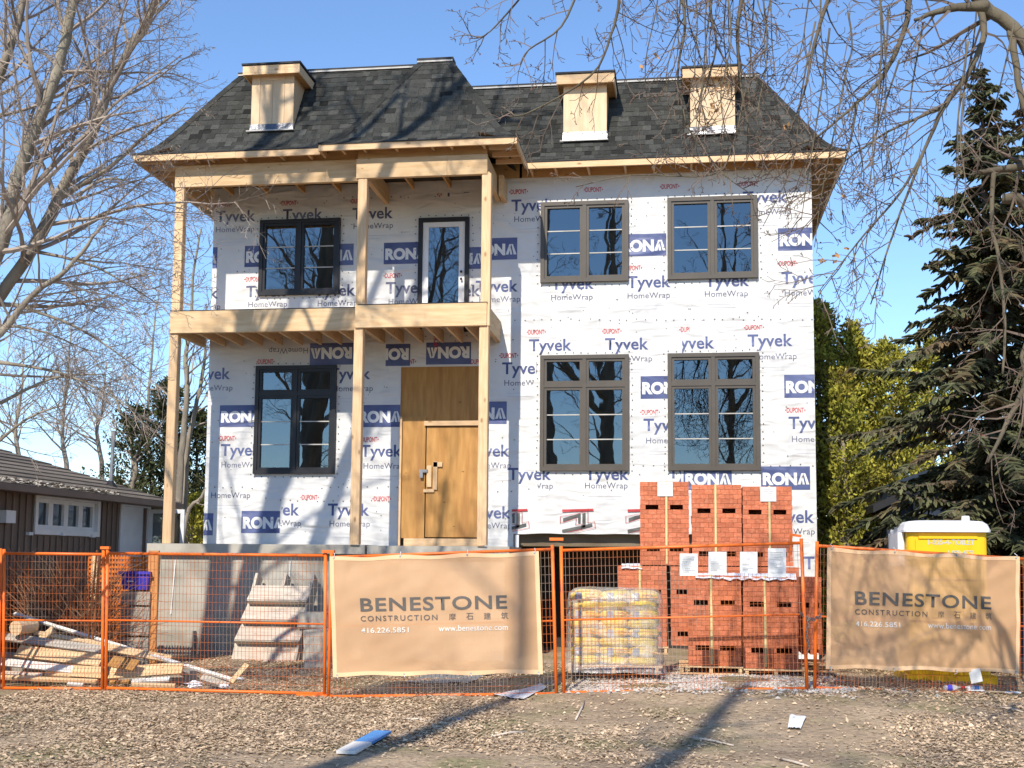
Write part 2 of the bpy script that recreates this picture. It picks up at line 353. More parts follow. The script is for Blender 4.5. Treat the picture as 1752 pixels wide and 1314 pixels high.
def holed_wall(name, x0, x1, z0, z1, holes, y, th, m, parent):
    xs = sorted({x0, x1, *[h[0] for h in holes], *[h[1] for h in holes]}); zs = sorted({z0, z1, *[h[2] for h in holes], *[h[3] for h in holes]})
    xs = [v for v in xs if x0 <= v <= x1]; zs = [v for v in zs if z0 <= v <= z1]
    mb = MB()
    for i in range(len(xs)-1):
        for j in range(len(zs)-1):
            cx = (xs[i]+xs[i+1])/2; cz = (zs[j]+zs[j+1])/2
            if any(h[0] < cx < h[1] and h[2] < cz < h[3] for h in holes): continue
            a, b, c, d = xs[i], xs[i+1], zs[j], zs[j+1]
            mb.quad((a,y,c), (b,y,c), (b,y,d), (a,y,d)); mb.quad((b,y+th,c), (a,y+th,c), (a,y+th,d), (b,y+th,d))
    for h in holes:
        a, b, c, d = h
        mb.quad((a,y,c), (a,y+th,c), (b,y+th,c), (b,y,c)); mb.quad((a,y,d), (b,y,d), (b,y+th,d), (a,y+th,d))
        mb.quad((a,y,c), (a,y,d), (a,y+th,d), (a,y+th,c)); mb.quad((b,y,c), (b,y+th,c), (b,y+th,d), (b,y,d))
    for a, b, c, d in (((x0,y,z0),(x0,y+th,z0),(x0,y+th,z1),(x0,y,z1)), ((x1,y,z0),(x1,y,z1),(x1,y+th,z1),(x1,y+th,z0)), ((x0,y,z1),(x0,y+th,z1),(x1,y+th,z1),(x1,y,z1)), ((x0,y,z0),(x1,y,z0),(x1,y+th,z0),(x0,y+th,z0))):
        mb.quad(a, b, c, d)
    return mb.build(name, m, parent)
wall = holed_wall('wall', XL, XR, -.5, ZT, list(WIN.values())+[DOORU, DOORL, GAR], YW, .16, mt['wrap'], house)
# side walls, back wall with openings, floors
mb = MB(); mb.box(XL, XL+.16, YW+.163, YW+9, -.5, ZT); sw = mb.build('side_wall', mt['wrap'], house)
mb = MB(); mb.box(XR-.16, XR, YW+.163, YW+9, -.5, ZT); mb.build('side_wall', mt['wrap'], house)
backholes = [(-7.6,-6.4,2.6,4.6), (-2.3,-1.9,2.5,4.0), (-1.55,-1.3,2.5,4.0), (-.6,-.2,2.5,4.0), (0.55,1.15,2.5,4.0), (-7.2,-6.0,6.7,8.1), (-1.5,-.4,6.7,8.1)]
holed_wall('back_wall', XL, XR, -.5, ZT, backholes, YW+9.003, .16, mt['wrap'], house)
mb = MB(); mb.box(XL+.17, XR-.17, YW+.17, YW+8.99, ZS+.02, ZS+.26); mb.build('floor_deck', mt['room'], house)
mb = MB(); mb.box(XL+.17, XR-.17, YW+.17, YW+8.99, 5.55, 5.85); mb.build('floor_deck', mt['room'], house)
mb = MB(); mb.box(XL+.17, XR-.17, YW+.17, YW+8.99, 8.75, 8.88); mb.build('ceiling_deck', mt['room'], house)
mb = MB(); mb.box(-6.0, -5.85, YW+.2, YW+8.9, 2.23, 5.54); mb.box(-3.1, -2.95, YW+.2, YW+8.9, 2.23, 5.54); mb.box(-5.9, -3.0, YW+3, YW+3.15, 2.23, 5.54)
mb.box(-6.0, -5.85, YW+.2, YW+8.9, 5.86, 8.74); mb.box(-3.1, -2.95, YW+.2, YW+8.9, 5.86, 8.74); mb.box(-2.9, 2.1, YW+4, YW+4.15, 5.86, 8.74); mb.box(XL+.2, -6.05, YW+5, YW+5.15, 5.86, 8.74)
mb.build('partition', mt['room'], house)
mb = MB(); mb.box(XL+.17, XR-.17, YW+2.2, YW+2.3, -.45, ZS+.01); mb.build('garage_shade_panel', mt['dark'], house)  # added near-black panel: the garage's deep shade is put into its colour

def window(rect, transom, mfr, label=None, bars=2, proud=.07, sides=(1,1)):
    x0, x1, z0, z1 = rect; f = .06
    e = .012
    mb = MB(); ya, yb = YW-proud, YW+.10
    for a, b, c, d in ((x0-e, x0+f, z0-e, z1+e), (x1-f, x1+e, z0-e, z1+e), (x0+f, x1-f, z1-f, z1+e), (x0+f, x1-f, z0-e, z0+f)): mb.box(a, b, ya, yb, c, d)
    xm = (x0+x1)/2; zt = None
    mb.box(xm-.035, xm+.035, ya+.004, yb, z0+f, z1-f)
    rows = [(z0+f, z1-f)]
    if transom:
        zt = z1-(z1-z0)*.262
        mb.box(x0+f, xm-.035, ya+.008, yb, zt-.035, zt+.035); mb.box(xm+.035, x1-f, ya+.008, yb, zt-.035, zt+.035)
        rows = [(z0+f, zt-.035), (zt+.035, z1-f)]
    w = mb.build('window', mfr, house)
    if label: w['label'] = label
    for ri, (c, d) in enumerate(rows):
        for si, (a, b) in enumerate(((x0+f, xm-.035), (xm+.035, x1-f))):
            s = .05; mb = MB(); y0, y1 = ya+.022, yb-.03
            g = .0015
            for p in ((a+g, a+s, c+g, d-g), (b-s, b-g, c+g, d-g), (a+s, b-s, d-s, d-g), (a+s, b-s, c+g, c+s)): mb.box(p[0], p[1], y0, y1, p[2], p[3])
            mb.build('sash', mfr, w)
            mb = MB(); mb.box(a+s, b-s, y0+.045, y0+.055, c+s, d-s); mb.build('pane', mt['glass'], w)
            if sides[si] and bars and not (transom and ri == 1):
                for k in range(1, bars+1):
                    zz = c+s+(d-c-2*s)*k/(bars+1)
                    mb = MB(); mb.box(a+s, b-s, y0+.034, y0+.044, zz-.010, zz+.010); mb.build('muntin', mt['grille'], w)
    return w
window(WIN['upl'], False, mt['black'])  # porch window frames: bronze turned black, porch shade put into the colour
window(WIN['upr1'], False, mt['bronze']); window(WIN['upr2'], False, mt['bronze'])
window(WIN['lol'], True, mt['black'], bars=2)
window(WIN['lor1'], True, mt['bronze'], sides=(1,1)); window(WIN['lor2'], True, mt['bronze'], sides=(1,1))

# balcony door
x0, x1, z0, z1 = DOORU
mb = MB()
for p in ((x0-.01, x0+.07, z0, z1+.01), (x1-.07, x1+.01, z0, z1+.01), (x0+.07, x1-.07, z1-.07, z1+.01)): mb.box(p[0], p[1], YW-.06, YW+.1, p[2], p[3])
dr = mb.build('balcony_door', mt['black'], house); dr['label'] = 'white glazed balcony door in a black frame'
mb = MB(); a, b = x0+.075, x1-.075
for p in ((a, a+.11, z0, z1-.075), (b-.11, b, z0, z1-.075), (a+.11, b-.11, z1-.17, z1-.075), (a+.11, b-.11, z0, z0+.25)): mb.box(p[0], p[1], YW-.03, YW+.02, p[2], p[3])
mb.build('door_leaf', mt['white'], dr)
mb = MB(); mb.box(a+.11, b-.11, YW-.01, YW, z0+.25, z1-.17); mb.build('pane', mt['glass'], dr)
for zz in (z0+1.0, z0+1.14):
    mb = MB(); mb.tube([Vector((b-.055, YW-.034, zz)), Vector((b-.055, YW-.055, zz)), Vector((b-.055, YW-.08, zz))], [.016, .016, .026], 10); mb.build('knob', mt['black'], dr)

# boarded entrance
x0, x1, z0, z1 = DOORL
ent = MB(); zz = at(740, 722, YW).z
ent.box(x0, x1+.1, YW+.03, YW+.05, zz, z1); e0 = ent.build('entrance_boarding', mt['plyor'], house); e0['label'] = 'orange plywood sheets closing the front entrance'
xd = at(727, 830, YW).x
mb = MB(); mb.box(x0+.002, xd, YW-.005, YW+.025, ZS+.15, zz+.10); mb.build('plywood_sheet', mt['plyor'], e0)
mb = MB(); mb.box(xd+.02, x1+.1, YW-.004, YW+.02, ZS+.17, zz-.09); dl = mb.build('plywood_door', mt['plyor'], e0)
plank('header_board', (xd-.02, YW-.03, zz-.03), (x1+.1, YW-.03, zz-.03), .045, .09, mt['lumber'], e0, n=Vector((0,0,1)))
plank('sill_board', (x0+.12, YW-.03, ZS+.075), (x1+.1, YW-.03, ZS+.075), .05, .14, mt['lumber'], e0)
plank('jamb_board', (x0+.03, YW-.03, ZS+.01), (x0+.03, YW-.03, zz+.1), .04, .04, mt['lumber'], e0, n=Vector((1,0,0)))
h = at(735, 815, YW).z
for dx, za, zb, w in ((.085, h-.2, h+.2, .09), (.20, h-.25, h+.28, .08)):
    plank('cleat', (xd+dx, YW-.025, za), (xd+dx, YW-.025, zb), w, .03, mt['lumber'], dl, n=Vector((0,-1,0)))
plank('cleat', (xd-.02, YW-.022, h-.27), (xd+.18, YW-.022, h-.27), .06, .03, mt['lumber'], dl, n=Vector((0,-1,0)))
plank('cleat', (xd+.15, YW-.03, h+.22), (xd+.33, YW-.03, h+.22), .09, .02, mt['lumber'], dl, n=Vector((0,-1,0)))
mb = MB(); mb.box(xd-.10, xd+.06, YW-.06, YW-.025, h+.07, h+.125); mb.box(xd-.09, xd-.03, YW-.07, YW-.03, h-.03, h+.068); mb.build('hasp', mt['grey'], dl)

# ---------------- printed marks on the wrap
TX = {}
def text_mesh(s, bold=0.0, space=1.0):
    k = (s, bold, space)
    if k in TX: return TX[k]
    c = bpy.data.curves.new('lettering', 'FONT'); c.body = s; c.offset = bold; c.space_character = space; c.resolution_u = 4
    o = bpy.data.objects.new('lettering', c); COL.objects.link(o); bpy.context.view_layer.update()
    dg = bpy.context.evaluated_depsgraph_get(); me = bpy.data.meshes.new_from_object(o.evaluated_get(dg))
    bpy.data.objects.remove(o); bpy.data.curves.remove(c)
    xs = [v.co.x for v in me.vertices]; ys = [v.co.y for v in me.vertices]
    x0, x1, y0, y1 = min(xs), max(xs), min(ys), max(ys)
    for v in me.vertices: v.co = Vector(((v.co.x-x0)/(x1-x0), (v.co.y-y0)/(x1-x0), 0))
    me.materials.clear()
    TX[k] = (me, (y1-y0)/(x1-x0), -y0/(x1-x0)); return TX[k]
PM = {}
def with_mat(me, m):
    k = (me.name, m.name)
    if k not in PM: c = me.copy(); c.materials.append(m); PM[k] = c
    return PM[k]
def place_print(name, me, m, org, sx, sy, rot, parent, clip=None, right=Vector((1,0,0)), up=Vector((0,0,1))):
    mw = Matrix((right, up, right.cross(up))).transposed().to_4x4(); mw.translation = org
    mw = mw @ Matrix.Rotation(rot, 4, 'Z') @ Matrix.Diagonal((sx, sy, 1, 1))
    if clip is None: return obj(name, with_mat(me, m), parent, mw)
    bm = bmesh.new(); bm.from_mesh(me); bm.transform(mw)
    for co, no in clip: bmesh.ops.bisect_plane(bm, geom=bm.verts[:]+bm.edges[:]+bm.faces[:], plane_co=co, plane_no=no, clear_outer=True)
    xs = [v.co.x for v in bm.verts]; zs = [v.co.z for v in bm.verts]
    for h in HOLES:
        if not xs or h[1] < min(xs) or h[0] > max(xs) or h[3] < min(zs) or h[2] > max(zs): continue
        for co, no in (((h[0],0,0),(1,0,0)), ((h[1],0,0),(1,0,0)), ((0,0,h[2]),(0,0,1)), ((0,0,h[3]),(0,0,1))):
            bmesh.ops.bisect_plane(bm, geom=bm.verts[:]+bm.edges[:]+bm.faces[:], plane_co=co, plane_no=no)
        bmesh.ops.delete(bm, geom=[f for f in bm.faces if h[0] < f.calc_center_median().x < h[1] and h[2] < f.calc_center_median().z < h[3]], context='FACES')
    if not bm.faces: bm.free(); return None
    out = None; sides = [None]
    for h in HOLES:                       # a word cut through by an opening becomes one piece on each side
        if xs and h[0] > min(xs) and h[1] < max(xs) and h[2] < max(zs) and h[3] > min(zs): sides = [(-99, (h[0]+h[1])/2), ((h[0]+h[1])/2, 99)]
    for sd in sides:
        b2 = bm.copy()
        if sd: bmesh.ops.delete(b2, geom=[f for f in b2.faces if not sd[0] <= f.calc_center_median().x < sd[1]], context='FACES')
        if b2.faces:
            n = bpy.data.meshes.new(name); b2.to_mesh(n); n.materials.clear(); n.materials.append(m); out = obj(name, n, parent)
        b2.free()
    bm.free(); return out
def clipx(x0=None, x1=None, z0=None, z1=None):
    c = []
    if x0 is not None: c.append((Vector((x0,0,0)), Vector((-1,0,0))))
    if x1 is not None: c.append((Vector((x1,0,0)), Vector((1,0,0))))
    if z0 is not None: c.append((Vector((0,0,z0)), Vector((0,0,-1))))
    if z1 is not None: c.append((Vector((0,0,z1)), Vector((0,0,1))))
    return c or None
quadme = bpy.data.meshes.new('print_panel'); quadme.from_pydata([(0,0,0),(1,0,0),(1,1,0),(0,1,0)], [], [(0,1,2,3)])
HOLES = list(WIN.values())+[DOORU, DOORL]
WID = dict(T=.80, H=.775, D=.385, R=.86)
pk = [0]
def mark(kind, x, yc, end=False, c0=None, c1=None, rot=0.0, y=None, z1=None):
    """one printed word; x = pixel of its left end (or right end), yc = pixel of its middle; c0/c1 clip pixels"""
    p = at(x, yc, YW); w = WID[kind]; rt = R(rot)
    pk[0] += 1; eps = .003+.00002*(pk[0] % 40)
    if end: p = p - Vector((w*math.cos(rt), 0, w*math.sin(rt)))
    cl0 = at(c0, yc, YW).x if c0 else (XL+.004 if p.x < XL+.02 else None)
    cl1 = at(c1, yc, YW).x if c1 else (XR-.004 if p.x+w > XR-.02 else None)
    cl = clipx(cl0, cl1, None, z1)
    if cl is None and any(h[0]-1.2 < p.x < h[1]+1.2 and h[2]-1 < p.z < h[3]+1 for h in HOLES): cl = []
    upv = Vector((-math.sin(rt), 0, math.cos(rt)))
    def put(s, m, bold, sp, wid, dx, dz, hscale=1, name='lettering', e=0.0):
        me, asp, base = text_mesh(s, bold, sp)
        h = asp*wid*hscale
        o = Vector((p.x, YW-eps-e, p.z)) + Vector((math.cos(rt), 0, math.sin(rt)))*dx + upv*(dz-h/2)
        place_print(name, me, m, o, wid, wid*hscale, rt, wall, cl)
    if kind == 'T': put('Tyvek', mt['navy'] if x > 840 or yc > 560 else mt['ink'], .02, 1.02, w, 0, -.045)
    elif kind == 'H':
        put('HomeWrap', mt['ink'], 0, 1.05, w, 0, -.02)
        if not rot:
            for dz, ww, hh in ((-.20, .62, .008), (-.26, .5, .006)):
                o = Vector((p.x+.05, YW-eps, p.z+dz)); place_print('fine_print', quadme, mt['greyp'], o, ww, hh, 0, wall, cl)
    elif kind == 'D':
        put('DUPONT', mt['redp'], .022, 1.0, w*.78, w*.11, 0, 1.75)
        for sgn, dx in ((-1, .085), (1, .915)):
            me = TRI[sgn]; o = Vector((p.x, YW-eps, p.z)) + Vector((math.cos(rt), 0, math.sin(rt)))*(dx*w); place_print('print_arrow', me, mt['redp'], o, .024, .045, rt, wall, cl)
    elif kind == 'R':
        o = Vector((p.x, YW-eps, p.z)) - upv*.21; place_print('print_panel', quadme, mt['navy'], o, w, .42, rt, wall, cl)
        put('RON', mt['whitep'], .055, 1.0, w*.70, .03, -.015, 1.02, e=.003)
        for k in range(3):
            me = STR[k]; o = Vector((p.x, YW-eps-.003, p.z)) + Vector((math.cos(rt), 0, math.sin(rt)))*(w*.745) - upv*.115
            place_print('lettering', me, mt['whitep'], o, w*.24, .20, rt, wall, cl)
TRI = {}
for sgn in (-1, 1):
    me = bpy.data.meshes.new('print_arrow'); me.from_pydata([(0,-.5,0),(sgn,0,0),(0,.5,0)], [], [(0,1,2) if sgn > 0 else (0,2,1)]); TRI[sgn] = me
STR = []
for q in ([(0,0),(.26,0),(.52,1),(.34,1)], [(.42,0),(.62,0),(.42,.86),(.36,.6)], [(.74,0),(1.0,0),(.66,1),(.52,1)]):
    me = bpy.data.meshes.new('lettering'); me.from_pydata([(a,b,0) for a, b in q], [], [(0,1,2,3)]); STR.append(me)
for a in [
    # upper storey, behind the balcony
    ('D',366,351,0,None,None),('D',478.6,348),('D',598,344.5),('T',369.7,370),('H',369.7,393),('T',483.8,367),('T',603,365),('H',605,387),
    ('R',371.8,441,1),('R',418.7,439),('R',605,435,1),('R',656.7,434),('R',829,441,1,None,836),('R',885,425,1,838),
    ('D',417,478),('T',421,498),('H',425,521),('T',608,495,1),('H',543.7,519),('T',373,500,1),('H',377,524,1),
    ('D',655,472),('T',660,492),('H',665,516),('T',822,496,1),('T',886,488,1),('H',890,511,1),
    # lower storey, porch
    ('D',438,619),('D',559,619),('D',679,619),('D',802,619),('T',394,638,1),('H',398,663,1),('T',634,638,1),('H',638,664,1),
    ('R',376,712),('R',612,712),('R',867,706,1),('D',372.5,750),('T',377.6,769),('H',379,795),('D',615,752),('T',617,770.6),('H',622,797),
    ('T',872,770,1),('H',874,796,1),('H',361.5,847),('R',364.6,897,1),('R',413,893,0,None,479),('T',512,871,1,482),('H',515,895,1,480),
    ('D',513,851),('D',636,853.5),('T',561,871),('H',564,895.6),('T',874,876,1),('H',875,899,1),
    # right half, upper
    ('D',870,328.6),('D',997.7,325),('D',1128,319.7),('D',1261,315),('T',875,351),('H',880,375),('T',1347,335,1),('H',1353,361,1),
    ('R',1140,418,1),('R',1331,410),('D',1100,458,1),('D',1329,451),('T',943,485),('T',1073,482),('T',1206,480),('T',1337,475),
    ('H',943,509),('H',1073.8,506),('H',1206,503),('H',1342.6,501),
    # right half, lower
    ('D',900,568.5),('D',1029,567),('D',1161,564,0,None,1180),('D',1271.5,560.6),('T',905,590),('T',1035,588),('T',1222,585,1,1167),('T',1279,582),
    ('H',1115.7,613,1),('H',1363,609,1),('D',853,608.6),('T',859,629.5,0,None,918),('H',863,655,0,None,913),
    ('R',1096,663),('R',1341.7,661),('D',1094,705.5),('D',1342,702),('T',1101,726),('T',1349,722.6),('H',1105.4,753.4),('H',1355,751),
    ('R',1302,818),('R',1252,818,1),('T',1001,810),('T',943,810,1),('H',1001,830.5),('H',946,831,1,920),('T',1143,807,0,None,1165),('H',1213,826,1,1178),
    ('T',1393,883,1),('H',1394,909,1),('T',1375,962)]:
    mark(*a)
for a in (('D',752,338,90),('T',775,336,90),('H',798,330,90)): mark(a[0], a[1], a[2], rot=a[3], z1=8.66)
mark('H', 527, 600, rot=180); mark('R', 605, 605, rot=180); mark('R', 702, 607, rot=180, c0=660); mark('R', 806, 604, rot=180); mark('D', 746, 603, rot=90)
# strip of another wrap under the right half, with its red-edged logo
a0 = at(874, 890, YW); a1 = at(1342, 890, YW); zt = at(980, 869, YW).z; zb = at(980, 913.5, YW).z
def strip():
    mb = MB(); n = 60; k = 8
    for j in range(k+1):
        for i in range(n+1):
            x = a0.x-.02+(a1.x-a0.x+.02)*i/n; t = j/k
            mb.v.append((x, YW-.012-.02*(1-t)*abs(noise.noise(Vector((x*3, t*2, 5))))-.004*t, zb+(zt-zb)*t-(.02*noise.noise(Vector((x*2.2, 0, 9))) if j == 0 else 0)))
    for j in range(k):
        for i in range(n): q = j*(n+1)+i; mb.face(q, q+1, q+n+2, q+n+1)
    return mb.build('lower_wrap_strip', mt['wrap'], house, smooth=True)
st = strip()
LOGO = dict(black=[[(.03,.46),(.52,.70),(.52,.40),(.60,.40),(.60,.86),(.03,.62)], [(.66,.18),(.76,.22),(.76,.88),(.66,.84)], [(.0,-.04),(.68,.16),(.98,.28),(.98,.40),(.68,.30),(.0,.10)]],
            red=[[(.0,.90),(1.02,.96),(1.02,1.06),(.0,1.02)]])
def outline(me_pts, w):
    out = []
    n = len(me_pts)
    for i in range(n):
        a = Vector(me_pts[i]); b = Vector(me_pts[(i+1) % n]); d = (b-a).normalized(); nn = Vector((-d.y, d.x))*w/2
        out.append([tuple(a-nn-d*w/2), tuple(b-nn+d*w/2), tuple(b+nn+d*w/2), tuple(a+nn-d*w/2)])
    return out
for xl, c0, c1 in ((850, 876, None), (962, None, None), (1074, None, None), (1186, None, None), (1298, None, 1340)):
    p = at(xl, 911, YW); w = .56; hh = .40
    for m, polys in ((mt['blackp'], LOGO['black']), (mt['redp'], LOGO['red'] + outline([(-.06,.40),(.46,.62),(.44,.32),(.64,.36),(.64,.12),(-.06,-.08),(-.06,-.16),(1.08,.20),(1.06,.48),(.84,.42),(.84,.92),(-.06,.70)], .018))):
        mb = MB()
        for poly in polys:
            n0 = len(mb.v); mb.v += [(p.x+a*w, YW-.038, p.z+b*hh+.01) for a, b in poly]; mb.face(*range(n0, n0+len(poly)))
        o = mb.build('print_logo', m); me = o.data; COL.objects.unlink(o); bpy.data.objects.remove(o)
        cl = clipx(at(c0, 900, YW).x if c0 else None, at(c1, 900, YW).x if c1 else None, zb+.03, zt+.02)
        bm = bmesh.new(); bm.from_mesh(me); 
        for co, no in cl: bmesh.ops.bisect_plane(bm, geom=bm.verts[:]+bm.edges[:]+bm.faces[:], plane_co=co, plane_no=no, clear_outer=True)
        bm.to_mesh(me); bm.free(); obj('print_logo', me, st)
# cap nails: rows and window surrounds
mb = MB(); mb.cur = .5
def nail(x, z, r=.013):
    n0 = len(mb.v); k = 6
    mb.v += [(x+r*math.cos(2*math.pi*i/k), YW-.009, z+r*math.sin(2*math.pi*i/k)) for i in range(k)]; mb.face(*[n0+i for i in range(k)])
def nailrow(x0, x1, y, gap=.17):
    a = at(x0, y, YW); b = at(x1, y, YW); n = int((b.x-a.x)/gap)
    for i in range(n+1): nail(a.x+(b.x-a.x)*i/max(n,1)+rnd.uniform(-.03,.03), a.z+(b.z-a.z)*i/max(n,1)+rnd.uniform(-.018,.018))
for r in ((882,1388,547),(350,430,835),(580,682,834),(480,680,857),(1082,1140,797),(1302,1390,796),(832,876,583),(832,876,840),(360,445,336),(590,700,338)): nailrow(*r)
for k, (x0, x1, z0, z1) in list(WIN.items())+[('d', DOORU)]:
    n = int((x1-x0)/.14)
    for i in range(n+1):
        x = x0+(x1-x0)*i/n; nail(x+rnd.uniform(-.02,.02), z1+.06+rnd.uniform(-.01,.01)); nail(x+rnd.uniform(-.02,.02), z0-.07+rnd.uniform(-.01,.01))
    n = int((z1-z0)/.14)
    for i in range(n+1):
        z = z0+(z1-z0)*i/n; nail(x0-.07+rnd.uniform(-.01,.01), z+rnd.uniform(-.02,.02)); nail(x1+.07+rnd.uniform(-.01,.01), z+rnd.uniform(-.02,.02))
holes = list(WIN.values())+[DOORU, DOORL]
for i in range(330):
    x = rnd.uniform(XL+.1, XR-.1); z = rnd.uniform(2.2, 8.7)
    if not any(h[0]-.1 < x < h[1]+.1 and h[2]-.1 < z < h[3]+.1 for h in holes): nail(x, z, rnd.uniform(.008,.013))
tag(mb.build('cap_nails', mt['blackp'], wall), kind='stuff')

# ---------------- porch and balcony
YF, YP = YW-1.45, YW-1.65                       # beam faces: left bay, right bay
def X_(x, y, Y): return at(x, y, Y).x
posts = [(285, 900, YF), (606, 900, YP), (824, 900, YP)]
tops_low = [570, 563, 557]
zb0, zb1 = at(450, 568, YF).z, at(450, 530, YF).z           # balcony beam
zc0, zc1 = at(450, 316, YF).z, at(450, 279, YF).z           # roof beam
PX = []
for (x, y, Y) in posts:
    X = X_(x, y, Y); PX.append(X)
    for a, b, yy in ((ZS+.004, zb0, 0), (zb0+.004, zc0, .012)):
        if yy: X2 = X + .02
        else: X2 = X
        plank('porch_post', (X2, Y+.09-yy, a), (X2, Y+.09-yy, b), .165, .165, mt['lumber'], house, n=Vector((0,-1,0)))
    plank('post_shim', (X, Y+.09, zc0+.003), (X, Y+.09, zc0+.03), .15, .15, mt['lumber'], house, n=Vector((0,-1,0)))
xe = X_(292, 550, YF); xm = PX[1]; xr = X_(833, 540, YP)
def beam(name, a, b, y, z0, z1, th=.09, m='ply'): return plank(name, (a, y+th/2, (z0+z1)/2), (b, y+th/2, (z0+z1)/2), th, z1-z0, mt[m], house)
# balcony: rim boards stand proud of the posts, so cover them
beam('rim_beam', xe, xm-.06, YF-.03, zb0, zb1); beam('rim_beam', xm-.058, xr, YP-.03, zb0, zb1)
def sidebeam(x, y0, z0, z1, m='ply', th=.09): return plank('side_beam', (x, y0, (z0+z1)/2), (x, YW-.005, (z0+z1)/2), th, z1-z0, mt[m], house)
sidebeam(xe+.047, YF+.07, zb0+.004, zb1-.004); sidebeam(xr-.047, YP+.07, zb0+.004, zb1-.004)
sidebeam(xm+.03, YP+.2, zb0+.02, zb1-.08)
mb = MB(); mb.box(xe+.1, xm-.02, YF+.065, YW-.004, zb1-.06, zb1-.03); mb.build('balcony_deck', mt['osb'], house)
mb = MB(); mb.box(xm-.018, xr-.1, YP+.065, YW-.004, zb1-.06, zb1-.03); mb.build('balcony_deck', mt['osb'], house)
mb = MB(); mb.box(xe-.01, xm-.1, YF-.036, YF+.02, zb1+.002, zb1+.012); mb.box(xm-.02, xr+.01, YP-.036, YP+.02, zb1+.002, zb1+.012); mb.build('membrane_edge', mt['black'], house)
for px in (352, 383, 418, 453, 489, 523, 559, 590): 
    X = X_(px, 580, YF+.5); plank('floor_joist', (X, YF+.065, zb0+.12), (X, YW-.006, zb0+.12), .042, .22, mt['lumber'], house)
for px in (664, 700, 736, 770, 803):
    X = X_(px, 575, YP+.5); plank('floor_joist', (X, YP+.065, zb0+.12), (X, YW-.006, zb0+.12), .042, .22, mt['lumber'], house)
# roof beams
xa = X_(300.5, 300, YF); xc = X_(561, 300, YF)
beam('roof_beam', xa, xa+.58, YF-.02, zc0, zc1); beam('roof_beam', xa+.584, xm-.1, YF-.02, zc0, zc1)
xr2 = X_(834, 285, YP)
zd0, zd1 = at(720, 302, YP).z, at(720, 268, YP).z
beam('roof_beam', xm-.095, xm+1.55, YP-.02, zd0, zd1); beam('roof_beam', xm+1.554, xr2, YP-.02, zd0, zd1)
sidebeam(xa+.05, YF+.075, zc0+.004, zc1-.05); sidebeam(xr2-.05, YP+.075, zc0-.02, zd1-.01); sidebeam(xm+.05, YP+.09, zc0, zc1-.06)
sidebeam(xr2-.05+.12, YW-.5, zc0-.05, zd1-.01)
mb = MB(); mb.box(xa+.12, xr2-.12, YF+.08, YW-.004, zc1+.02, zc1+.04); mb.build('porch_ceiling_sheet', mt['dark'], house)
for i in range(8):
    X = xa+.55+i*.72
    plank('ceiling_joist', (X, YF+.075, zc1-.06), (X, YW-.006, zc1-.06), .042, .14, mt['osb'], house)
# slab and foundation
xs0 = X_(253, 935, YF-.1); xs1 = X_(627, 938, YF-.1); xs2 = X_(872, 935, YF-.1)
mb = MB(); mb.box(xs0, xs1-.02, YF-.14, YW-.004, ZS-.16, ZS); mb.build('porch_slab', mt['conc'], house)
mb = MB(); mb.box(xs1+.02, xs2, YF-.14, YW-.004, ZS-.155, ZS-.012); mb.build('porch_slab', mt['conc'], house)
xf = X_(270, 1000, YF)
mb = MB(); mb.box(xf, xs2-.1, YF, YW-.005, -.5, ZS-.163); fo = mb.build('porch_foundation', mt['conc'], house)
mb = MB(); mb.box(xf-.18, xf+.75, YF-.16, YF-.003, -.5, .42); mb.build('footing', mt['conc'], fo)
plank('marker_strip', (xf+.27, YF-.012, .7), (xf+.32, YF-.012, 1.65), .02, .015, mt['paper'], fo, n=Vector((0,-1,0)))
plank('marker_strip', (xf+2.42, YF-.012, .9), (xf+2.44, YF-.012, 1.66), .02, .015, mt['paper'], fo, n=Vector((0,-1,0)))
plank('steel_pole', (X_(884, 940, YW-.1), YW-.06, -.1), (X_(884, 940, YW-.1), YW-.06, ZS+.22), .07, .05, mt['white'], house, n=Vector((0,-1,0)))

# ---------------- roof
PROF = [(0,0), (.07,.035), (.14,.085), (.21,.145), (.28,.215), (.37,.335), (.46,.465), (.62,.72), (.78,.98), (.97,1.28), (1.16,1.585), (1.45,2.03)]
ZE = 9.035
def hprof(d):
    for (a, b), (c, e) in zip(PROF, PROF[1:]):
        if d <= c: return b+(e-b)*(d-a)/(c-a)
    return PROF[-1][1]
BL = dict(L=(-9.95, -3.1, YW-1.72, YW+9.3, ZE, 1.43), P=(-6.40, -2.84, YW-1.87, YW+4, ZE+.012, 1.46), R=(-8.0, 2.90, YW-.5, YW+9.5, ZE, 1.44))
ro = MB()
for k, (x0, x1, y0, y1, ze, dm) in BL.items():
    ds = [d for d, _ in PROF if d < dm]+[dm]
    for d0, d1 in zip(ds, ds[1:]):
        a, b = ze+hprof(d0), ze+hprof(d1)
        p = [(x0+d0,y0+d0,a), (x1-d0,y0+d0,a), (x1-d0,y1-d0,a), (x0+d0,y1-d0,a)]; q = [(x0+d1,y0+d1,b), (x1-d1,y0+d1,b), (x1-d1,y1-d1,b), (x0+d1,y1-d1,b)]
        for i in range(4): ro.quad(p[i], p[(i+1) % 4], q[(i+1) % 4], q[i])
    z = ze+hprof(dm); ro.quad((x0+dm,y0+dm,z), (x1-dm,y0+dm,z), (x1-dm,y1-dm,z), (x0+dm,y1-dm,z))
roof = ro.build('roof', mt['shingle'], house)
